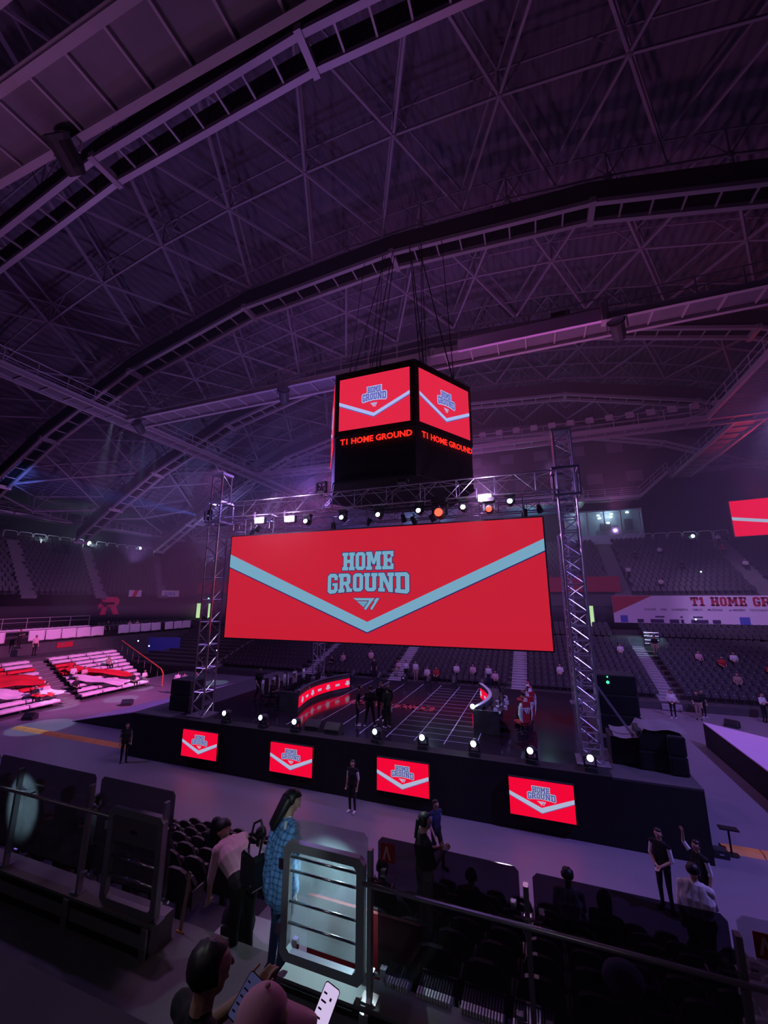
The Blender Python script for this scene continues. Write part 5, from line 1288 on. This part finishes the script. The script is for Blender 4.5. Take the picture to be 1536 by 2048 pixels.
for x, r, ps_, c, lab in far:
    y, z = FL[r]; st = ps_ in ('stand', 'back', 'walk')
    P_(lab, (x, y+(.0 if st else .12)+.1, z+(0 if st else .02)), PI+random.uniform(-.4, .4), ps_, top=c, pants=random.choice(['c_black', 'c_navy', 'c_tan']))
up_ = [(10.0, 3, 'stand', 'c_white', 'standing person in white at the left edge of the right upper seats'), (12.6, 1, 'sit', 'c_white', 'seated person in white low in the right upper seats'), (14.4, 9, 'sit', 'c_white', 'seated person in white high in the right upper seats'), (11.6, 8, 'sit', 'c_black', 'seated person in black high at the left of the right upper seats'),
       (20.9, 11, 'stand', 'c_white', 'person in a white top near the aisle top of the right upper seats'), (20.6, 9, 'sit', 'c_red', 'seated person in red below the one in white near the upper aisle'), (21.3, 5, 'sit', 'c_white', 'seated person in white right of the upper aisle'), (15.6, 5, 'sit', 'c_black', 'seated person in black in the middle of the right upper seats')]
for x, r, ps_, c, lab in up_:
    d, z = U[r]; P_(lab, (x, 50+d+.15, z), PI, ps_, top=c, pants='c_black')
lf = [(-38.5, 25.4, 'sit', 'c_white', 'seated person in white among the covers right of the aisle'), (-38.4, 26.3, 'sitphone', 'c_pink', 'seated person in pink beside the one in white among the covers'), (-39.6, 29.3, 'sit', 'c_tan', 'seated man in a tan top in the middle of the white covers'), (-36.6, 24.5, 'sit', 'c_black', 'seated person in black at the foot of the red cloth'),
      (-36.2, 21.3, 'sitphone', 'c_black', 'person in black with a sash seated beside the aisle'), (-36.6, 22.3, 'sit', 'c_pink', 'person in a pink top bending beside the aisle'), (-35.6, 28.9, 'sit', 'c_black', 'seated woman in black on the front white bench'), (-35.7, 30.2, 'sitphone', 'c_white', 'seated person in white at the right end of the front bench')]
for x, y, ps_, c, lab in lf:
    r = int((-35-x)/.86); P_(lab, (x+2.5, y*(x+2.5)/x, .06+.215*r+.04), -PI/2, ps_, top=c, pants='c_black' if c != 'c_white' else 'c_grey')
P_('man in a dark suit standing between the hung white sheets', (-45.4, 32.9, 3.4), -PI/2, 'stand', top='c_black')
P_('seated person in a pink top below the red R, left of its pair', (-46.6, 36.5, 3.7), -PI/2, 'sit', top='c_pink'); P_('seated person in a pink top below the red R, right of its pair', (-46.6, 37.5, 3.7), -PI/2, 'sit', top='c_pink')
P_('person in black standing on the steps at the left edge of the picture', (-44.0, 23.9, 3.2), -1.2, 'phone', top='c_black'); P_('person in a pink top standing on the left stairs below the one in black', (-42.2, 24.2, 2.65), -1.4, 'stand', top='c_pink')
# near rows ---------------------------------------------------------------------
def row_z(y):
    i = max(0, min(6, int((y-4.9)/.88))); return 3.2-.42*i
for x, y, hr, c, lab, ps_ in ((-9.4, 5.3, 'short', 'c_black', 'dark head of a seated person above the glass at the far left edge', 'sitphone'), (-8.55, 5.35, 'short', 'c_black', 'dark head above the left glass, second from the left edge', 'sit'), (-7.75, 5.35, 'bob', 'c_black', 'dark head above the left glass near its right end', 'sit'), (-7.0, 5.35, 'short', 'c_grey', 'dark head peeping between the two left glass panels', 'sit'),
        (-6.5, 7.6, 'long', 'c_black', 'seated woman with long dark hair beyond the seats at lower left', 'sit'), (-4.9, 6.9, 'pony', 'c_white', 'woman in a white sleeveless top with a ponytail beyond the stairs', 'sit'), (-5.6, 8.6, 'short', 'c_grey', 'seated person in grey in the lower near rows at left', 'sitphone'),
        (-2.55, 6.8, 'short', 'c_black', 'dark head just right of the blue-shirted woman', 'sit'), (-1.35, 7.8, 'short', 'c_black', 'dark head just above the glass right of the open gate', 'sit'), (.15, 8.4, 'short', 'c_white', 'person in white bending over at the top of the right glass', 'sitphone'), (.65, 8.0, 'bob', 'c_black', 'dark head at the right of the bending person in white', 'sit')):
    P_(lab, (x, y, row_z(y)+.02), random.uniform(-.3, .3), ps_, top=c, hair=hr, vox=.013)
P_('woman in a black T-shirt and ponytail looking at her phone beyond the glass', (-1.83, 6.62, row_z(6.62)+.01), -.9, 'phone', pants='c_tan', shoes='c_white', hair='pony', female=True, vox=.011, scale=1.0)
P_('person with a loose pale shirt seen from behind at the lower right', (2.27, 9.75, 1.11), -.3, 'reach', top='c_white', lean=.1, bulk=1.25, vox=.011, scale=1.09)

# ================================================================== NEAR RAIL, GATES, FLOOR
tb = MB()
for i, (y, z) in enumerate(NR): tb.box(-14, 9, y-.25 if i == 0 else y, y+.88, 0, z)
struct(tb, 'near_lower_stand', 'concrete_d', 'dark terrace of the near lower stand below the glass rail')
mb = MB()
for i, (y, z) in enumerate(NR): mb.box(-4.45, -2.85, y-.02, y+.86, z, z+.03); mb.box(-4.45, -2.85, y-.46, y-.02, z-.2, z+.22)
tag(mb.build('near_stairs', 'step'), 'violet-lit steps going down through the gap in the glass rail', 'stairs', None, 'structure')
struct(MB().box(-14, 9, 2.7, 4.9, 2.5, 3.58), 'walkway', 'concrete_w', 'grey walkway in front of the camera')
mb = MB()
for y0, y1, z in ((1.3, 2.75, 4.72), (.6, 1.3, 5.2), (-3, .6, 6.02)): mb.box(-14, 9, y0, y1, 2.5, z)
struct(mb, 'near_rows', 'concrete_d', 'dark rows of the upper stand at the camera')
def curb(x0, x1, lab):
    t = thing('kerb', lab, 'kerb', (0, 4.5, 3.58)); MB().box(x0, x1, -.16, .16, 0, .30).build('kerb_block', 'concrete', t); MB().box(x0, x1, -.19, -.16, .22, .27).build('rubber_strip', 'black', t); MB().box(x0, x1, -.20, -.16, 0, .05).build('base_strip', 'black', t)
curb(-14, -4.55, 'grey concrete kerb under the left glass rail'); curb(-2.8, 9, 'grey concrete kerb under the glass rail right of the stairs')
RY = 4.5; ZB = 3.88
def glass_panel(x0, x1, lab, m='glass', y=RY, z0=4.08, z1=5.24):
    t = thing('glass_panel', lab, 'glass panel', (0, y, 0)); r = .04
    MB().prism([(x0, 0, z0), (x1, 0, z0), (x1, 0, z1-r), (x1-r, 0, z1), (x0+r, 0, z1), (x0, 0, z1-r)], (0, .016, 0)).build('pane', m, t)
    mb = MB()
    for x in (x0+.06, x1-.06): mb.box(x-.03, x+.03, -.02, .035, z0-.06, z0+.04); mb.box(x-.025, x+.025, -.02, .035, z1-.34, z1-.28)
    mb.pieces('clamp', 'chrome', t); return t
glass_panel(-14, -8.25, 'glass rail panel cut off by the left edge of the picture', 'glass_smoke')
glass_panel(-8.2, -6.02, 'left glass rail panel with a pale glare, behind the dark rail post', 'glass_smoke'); glass_panel(-5.9, -4.55, 'glass rail panel behind the left gate', 'glass_smoke')
glass_panel(-2.75, -1.86, 'glass panel directly behind the open right gate'); glass_panel(-1.74, -.34, 'wide dark glass panel right of the open gate', 'glass_dark'); glass_panel(-.22, 1.24, 'dark glass panel at the lower right with people behind it', 'glass_dark', z1=5.22); glass_panel(1.3, 4.2, 'clear glass panel with a red square notice at the right edge')
def rail_post(x, lab):
    t = thing('rail_post', lab, 'rail post', (x, RY-.06, ZB)); MB().box(-.022, .022, -.035, .035, 0, 1.27).build('post', 'railpost', t)
    MB().box(-.08, .08, -.06, .06, 0, .015).build('base_plate', 'chrome', t); mb = MB()
    for z in (.18, .98): mb.tube((-.12, .05, z), (.12, .05, z), .018); mb.box(-.03, .03, .02, .07, z-.03, z+.03)
    mb.pieces('glass_clip', 'chrome', t, 2); MB().box(-.045, .045, -.16, -.14, -.32, -.0).build('anchor_plate', 'railpost', t)
for x, lab in ((-7.55, 'dark rail post in front of the glare in the left glass'), (-5.98, 'rail post between the two left glass panels'), (-1.80, 'rail post just right of the open gate'), (-.28, 'rail post between the two dark glass panels'), (1.27, 'rail post at the right end of the dark glass'), (-4.6, 'rail post at the left side of the stair gap')): rail_post(x, lab)
def handrail(x0, x1, z, lab):
    t = thing('handrail', lab, 'handrail', (0, RY-.13, z)); MB().tube((x0, 0, 0), (x1, 0, 0), .022, 10).build('tube', 'railpost', t, True); mb = MB(); x = x0+.3
    while x < x1: mb.tube((x, 0, 0), (x, .1, 0), .01); x += 1.3
    mb.pieces('bracket', 'chrome', t)
handrail(-14, -5.5, 4.87, 'round steel handrail across the left glass'); handrail(-1.86, 4.2, 4.87, 'round steel handrail across the glass right of the gate')
def gate(x0, x1, y, z0, z1, rz, lab, plate=False):
    t = thing('gate', lab, 'gate', (x0, y, z0), rz); w = x1-x0; h = z1-z0; f = .085; c = .06
    o = [(c, 0), (w-c, 0), (w, c), (w, h-c), (w-c, h), (c, h), (0, h-c), (0, c)]; i_ = [(f+c*.6, f), (w-f-c*.6, f), (w-f, f+c*.6), (w-f, h-f-c*.6), (w-f-c*.6, h-f), (f+c*.6, h-f), (f, h-f-c*.6), (f, f+c*.6)]
    vs = []; fs = []
    for yy in (-.035, .035):
        vs += [(a, yy, b) for a, b in o]+[(a, yy, b) for a, b in i_]
    for k in range(8):
        j = (k+1) % 8; fs += [(k, j, 8+j, 8+k), (16+k, 24+k, 24+j, 16+j), (k, 16+k, 16+j, j), (8+k, 8+j, 24+j, 24+k)]
    MB().add(vs, fs).build('frame', 'railpost', t)
    for zz in (.30, .48, .74, .86): MB().tube((f*.8, 0, h*zz), (w-f*.8, 0, h*zz), .015, 8).build('cross_bar', 'chrome', t, True)
    mb = MB()
    for zz in (.2, .75): mb.box(-.05, .01, -.04, .04, h*zz, h*zz+.1)
    mb.pieces('hinge', 'chrome', t)
    if plate:
        p = MB().box(f, w-f, -.03, -.02, h*.66, h*.92).build('notice_plate', 'acoustic', t); text_mesh('OPEN', .05, 'banink', p, (w*.42, -.034, h*.77), bold=.002)
    return t
gate(-2.80, -1.84, RY-.10, 4.0, 5.08, 0, 'open grey gate with four bars lit from behind, centre bottom')
gate(-5.50, -4.55, RY-.10, 3.9, 5.0, 0, 'grey gate with a small pale notice, left of the stairs', True)
spot('glass_lamp', (-2.1, 5.75, 5.5), (-2.33, 4.5, 4.5), 330, (.6, .95, 1), 46, .5, .03)
spot('glass_lamp', (-7.7, 5.8, 5.5), (-7.52, 4.5, 4.66), 900, (.6, .92, 1), 28, .5, .03)
spot('stair_fill', (-2.4, 7.4, 6.2), (-2.6, 5.2, 3.4), 120, (.6, .95, 1), 60, .6, .05)  # added cool spot on the stair gap and the woman there
spot('shirt_fill', (-1.6, 2.0, 6.6), (-2.95, 4.6, 4.95), 90, (.65, .9, 1), 24, .8, .05)  # added cool spot from the camera side, brightening the blue shirt
spot('row_fill', (-1.6, .2, 8.6), (-1.1, 1.7, 6.0), 4, (.95, .55, .85), 40, .8, .1)  # pinkish spot added to brighten the cap; no fixture hangs there
spot('leg_fill', (-1.2, 5.2, 4.6), (-1.85, 6.6, 3.2), 14, (.7, .95, 1), 40, .6, .05)  # small spot added to show the legs behind the glass
spot('stair_wash', (-5.5, 5, 9), (-3.6, 5, 3.4), 160, (.85, .4, 1), 30, .6, .05)
# red tiled riser seen through the gate and beside it
tag(MB().box(-2.75, -1.4, 4.86, 4.9, 3.6, 4.3).build('seat_back_board', 'chairred'), 'low red board behind the glass at the open gate', 'board')
# grating strips below the dark glass
for k, (a, b) in enumerate(((-1.72, -1.45), (-1.38, -1.02), (-.95, -.55), (-.48, -.1))):
    t = thing('floor_grating', 'pale ribbed grating strip under the dark glass, %s from the gate' % ['first', 'second', 'third', 'fourth'][k], 'grating', (0, 4.62, 3.66)); mb = MB(); n = int((b-a)/.028)
    for i in range(n): mb.box(a+i*.028, a+i*.028+.016, 0, .24, 0, .26)
    mb.build('ribs', 'shell', t); MB().box(a, b, .24, .26, 0, .28).build('backing', 'steel_dark', t)
# notices on glass
def notice(x, z, y, lab):
    t = thing('notice', lab, 'notice', (x, y, z)); MB().box(-.075, .075, -.006, 0, -.085, .085).build('red_square', 'redfascia', t); mb = MB()
    mb.prism([(-.05, -.008, -.06), (-.02, -.008, .06), (0, -.008, .06), (.04, -.008, -.06), (.02, -.008, -.06), (-.01, -.008, .02), (-.03, -.008, -.06)], (0, -.002, 0)); mb.build('pictogram', 'c_pink', t)
    return t
notice(1.46, 5.08, RY-.01, 'red square notice with a pale figure on the glass at the right edge'); notice(-1.63, 5.12, RY-.01, 'faint red square notice on the dark glass right of the gate')
text_mesh('NO LEANING', .045, 'banink', bpy.data.objects['notice'], (.13, -.008, .02))
# tote bag on the seats behind the dark glass
t = thing('tote_bag', 'pale tote bag with dark straps lying behind the dark glass at lower right', 'bag', (.52, 5.2, 4.0))
MB().ell((0, 0, .12), .19, .12, .15, 12, 8).build('bag', 'c_white', t, True); MB().path([(-.08, -.1, .18), (-.05, -.14, .26), (.05, -.14, .26), (.08, -.1, .18)], .012).build('strap', 'c_black', t)
# woman in the blue check shirt --------------------------------------------------
def shell_shirt(J, m, bulk=1.25, drop=.16, sleeve_to=.9, vox=.014, name='shirt'):
    mb = MB(); sg = []
    for s_ in (-1, 0, 1):
        caps(mb, J['pel']+Vector((s_*.09, -.01, -drop)), J['che']+Vector((s_*.09, 0, 0)), .125*bulk, .12*bulk, 0, sg); caps(mb, J['che']+Vector((s_*.08, 0, 0)), J['nec']+Vector((s_*.03, 0, -.06)), .11*bulk, .07*bulk, 0, sg)
    for k in 'LR':
        caps(mb, J['nec'].lerp(J['sh'+k], .4)-Vector((0, 0, .02)), J['sh'+k], .065, .075, 0, sg); caps(mb, J['sh'+k], J['el'+k], .078, .07, 0, sg)
        caps(mb, J['el'+k], J['el'+k].lerp(J['wr'+k], sleeve_to), .066, .05, 0, sg)
    o = bpy.data.objects.new('tmp', mb.mesh('tmp', m)); COL.objects.link(o)
    md = o.modifiers.new('r', 'REMESH'); md.mode = 'VOXEL'; md.voxel_size = vox; md.use_smooth_shade = True; s_ = o.modifiers.new('s', 'SMOOTH'); s_.factor = .5; s_.iterations = 4
    bpy.context.view_layer.update(); me = bpy.data.meshes.new_from_object(o.evaluated_get(bpy.context.evaluated_depsgraph_get())); bpy.data.objects.remove(o)
    # folds, falling from the shoulders
    for v in me.vertices:
        c = v.co; k = max(0, min(1, (1.42-c.z)/.3)); a = math.atan2(c.y, c.x)
        v.co += v.normal*(.012*k*math.sin(9*a+2.2*math.sin(4*c.z))+.006*math.sin(30*c.z+3*a))
    me.name = name; me.materials.clear(); me.materials.append(M[m] if isinstance(m, str) else m)
    return me
t, J = P_('long-haired woman in a loose blue check shirt and jeans standing at the gap', (-2.98, 4.62, 3.6), -.55, 'stand', top='c_white', pants='c_denim', hair='long', lean=.10, female=True, vox=.009, scale=1.06, head_dir=(.25, 1, -.55))
o = bpy.data.objects.new('shirt', shell_shirt(J, 'check')); COL.objects.link(o); o.parent = t
# her shoulder bag
b = thing('shoulder_bag', 'black shoulder bag hanging at the left side of the blue-shirted woman', 'bag', (-3.36, 4.60, 4.42), -.4)
MB().cbox(-.16, .16, -.07, .07, -.02, .34, .05).build('body', 'blackgloss', b); MB().path([(-.12, 0, .33), (-.02, 0, .62), (.12, 0, .70), (.2, 0, .6), (.12, 0, .33)], .013).build('strap', 'blackgloss', b); mb = MB(); mb.ell((-.1, -.075, .28), .012, .008, .012); mb.ell((.1, -.075, .05), .012, .008, .012); mb.build('studs', 'chrome', b)
# person bending in the pale pink shirt
t, J = P_('person in a pale pink shirt bending forward beside the left gate', (-3.72, 4.95, 3.22), 1.25, 'bend', top='c_pink', pants='c_black', hair='short', lean=.95, bulk=1.12, vox=.009, scale=1.03, head_dir=(0, .75, -.65))
b = thing('lanyard_strap', 'brown strap hanging down from the bending person', 'strap', (-4.42, 4.75, 0)); MB().bar((0, 0, 4.25), (-.08, 0, 3.6), .05, .006, (0, 1, 0)).build('strap', 'c_tan', b); MB().box(-.14, -.02, -.01, .0, 3.5, 3.6).build('tag', 'orange', b)
b = thing('backpack', 'dark backpack on the steps under the bending person', 'bag', (-4.05, 5.3, 3.25)); MB().ell((0, 0, .22), .24, .18, .26, 12, 8).build('sack', 'black', b, True); MB().box(-.12, .12, -.2, -.14, .08, .26).build('pocket', 'blackgloss', b)
# the two people right below the camera
t, J = P_('dark-haired person in black seated at the bottom edge, seen from above', (-1.66, 1.90, 4.72), -.4, 'sitread', top='c_black', hair='short', vox=.008, scale=1.0, lean=.08)
t, J = P_('person in a pink baseball cap seated at the bottom edge, looking at a phone', (-1.20, 1.70, 4.73), -1.0, 'sitread', top='c_black', hair='cap', vox=.008, scale=1.06, lean=.06, head_dir=(.0, 1, -.12))
capo = [c for c in kids(t) if c.name.startswith('cap')][0]; capo.data = capo.data.copy(); capo.data.materials.clear(); capo.data.materials.append(M['capcloth'])
h = J['hea']; f = Vector((.0, 1, -.12)).normalized(); r_ = f.cross(Vector((0, 0, 1))).normalized(); u_ = r_.cross(f)
vs = []; n = 12
for i in range(n+1):
    a = -PI*.42+PI*.84*i/n
    p0 = h+f*.085*math.cos(a)+r_*.095*math.sin(a)+u_*.055; p1 = h+f*(.095*math.cos(a)+.105*math.cos(a*.9))+r_*.10*math.sin(a)+u_*(.035-.02*abs(math.sin(a)))
    vs += [p0, p1, p0-u_*.006, p1-u_*.006]
fs = []
for i in range(n): q = 4*i; fs += [(q, q+1, q+5, q+4), (q+2, q+6, q+7, q+3), (q+1, q+3, q+7, q+5)]
vz = MB().add(vs, fs).build('visor', 'capcloth', capo, True)
MB().ell(h+u_*.148-f*.012, .012, .012, .008).build('cap_button', 'capcloth', capo, True)
def phone(loc, rot, m, lab):
    t = thing('smartphone', lab, 'phone', loc); t.rotation_euler = rot; t.scale = (1.0, 1.0, 1.0)
    MB().cbox(-.037, .037, -.004, .004, -.078, .078, .008).build('body', 'blackgloss', t); MB().cbox(-.034, .034, -.0052, -.004, -.074, .074, .006).build('screen', m, t)
    mb = MB()
    for k in range(5): mb.box(-.028, -.004 if k % 2 else -.012, -.0058, -.0053, .04-.024*k, .046-.024*k)
    mb.box(.005, .014, -.0058, -.0053, .03, .04); mb.build('screen_marks', 'banink', t)
phone((-.98, 1.90, 5.97), (math.radians(-52), math.radians(24), math.radians(8)), 'phone', 'smartphone with a bright white screen at the bottom centre')
phone((-1.37, 1.88, 5.92), (math.radians(-48), math.radians(30), math.radians(10)), 'phone_dim', 'smartphone with a dim screen between the two heads at the bottom')
# lamps and small lights seen in the stands and under the roof
for x, y, z, r, lab in ((-60.4, 33.2, 14.9, .22, 'white lamp among the leftmost hoop rails'), (-60.4, 39.3, 15.4, .3, 'bright white lamp flaring behind the left hoop rails'), (-60.4, 47.5, 15.6, .2, 'small white lamp above the middle hoop rails at left'), (-56, 60.2, 15.6, .18, 'small white lamp above the hoop rails in the left corner'), (18.9, 59.8, 15.2, .2, 'small white lamp between the hoop rails at right')):
    lamp(x, y, z, r, 'lamp_cool', lab)
point('lamp_glow', (-59.6, 39.3, 15.6), 120, (.6, .9, 1), .1); point('lamp_glow', (-59.6, 33.2, 15.2), 25, (.6, .9, 1), .1)
for k, (x, y, z, lab) in enumerate(((16.8, 52.5, 10.4, 'small white phone torch low in the right upper seats'), (-31.6, 35.0, 2.3, 'tiny light below the orange handrail'), (-42.5, 34.6, 2.9, 'tiny light behind the orange handrail'), (-41.0, 34.8, 2.4, 'second tiny light behind the orange handrail'), (14.5, 48.6, 5.6, 'small white light in front of the white banner'))):
    lamp(x, y, z, .07, 'lamp_cool', lab, 'light', 'small_light')

# ================================================================== HAZE
hz_ = MB().box(-62, 47, 15.4, 60, 6.4, 29.5)
hm = bpy.data.materials.new('stage_haze'); hm.use_nodes = True; nt = hm.node_tree; nt.nodes.clear()
out = nt.nodes.new('ShaderNodeOutputMaterial'); vsn = nt.nodes.new('ShaderNodeVolumeScatter'); vsn.inputs['Color'].default_value = (.8, .75, .9, 1); vsn.inputs['Density'].default_value = HAZE; vsn.inputs['Anisotropy'].default_value = .2
nt.links.new(vsn.outputs[0], out.inputs['Volume'])
if HAZE > 0:
    o = hz_.build('haze', hm); tag(o, 'thin haze hanging in the hall air', 'haze', None, 'stuff')
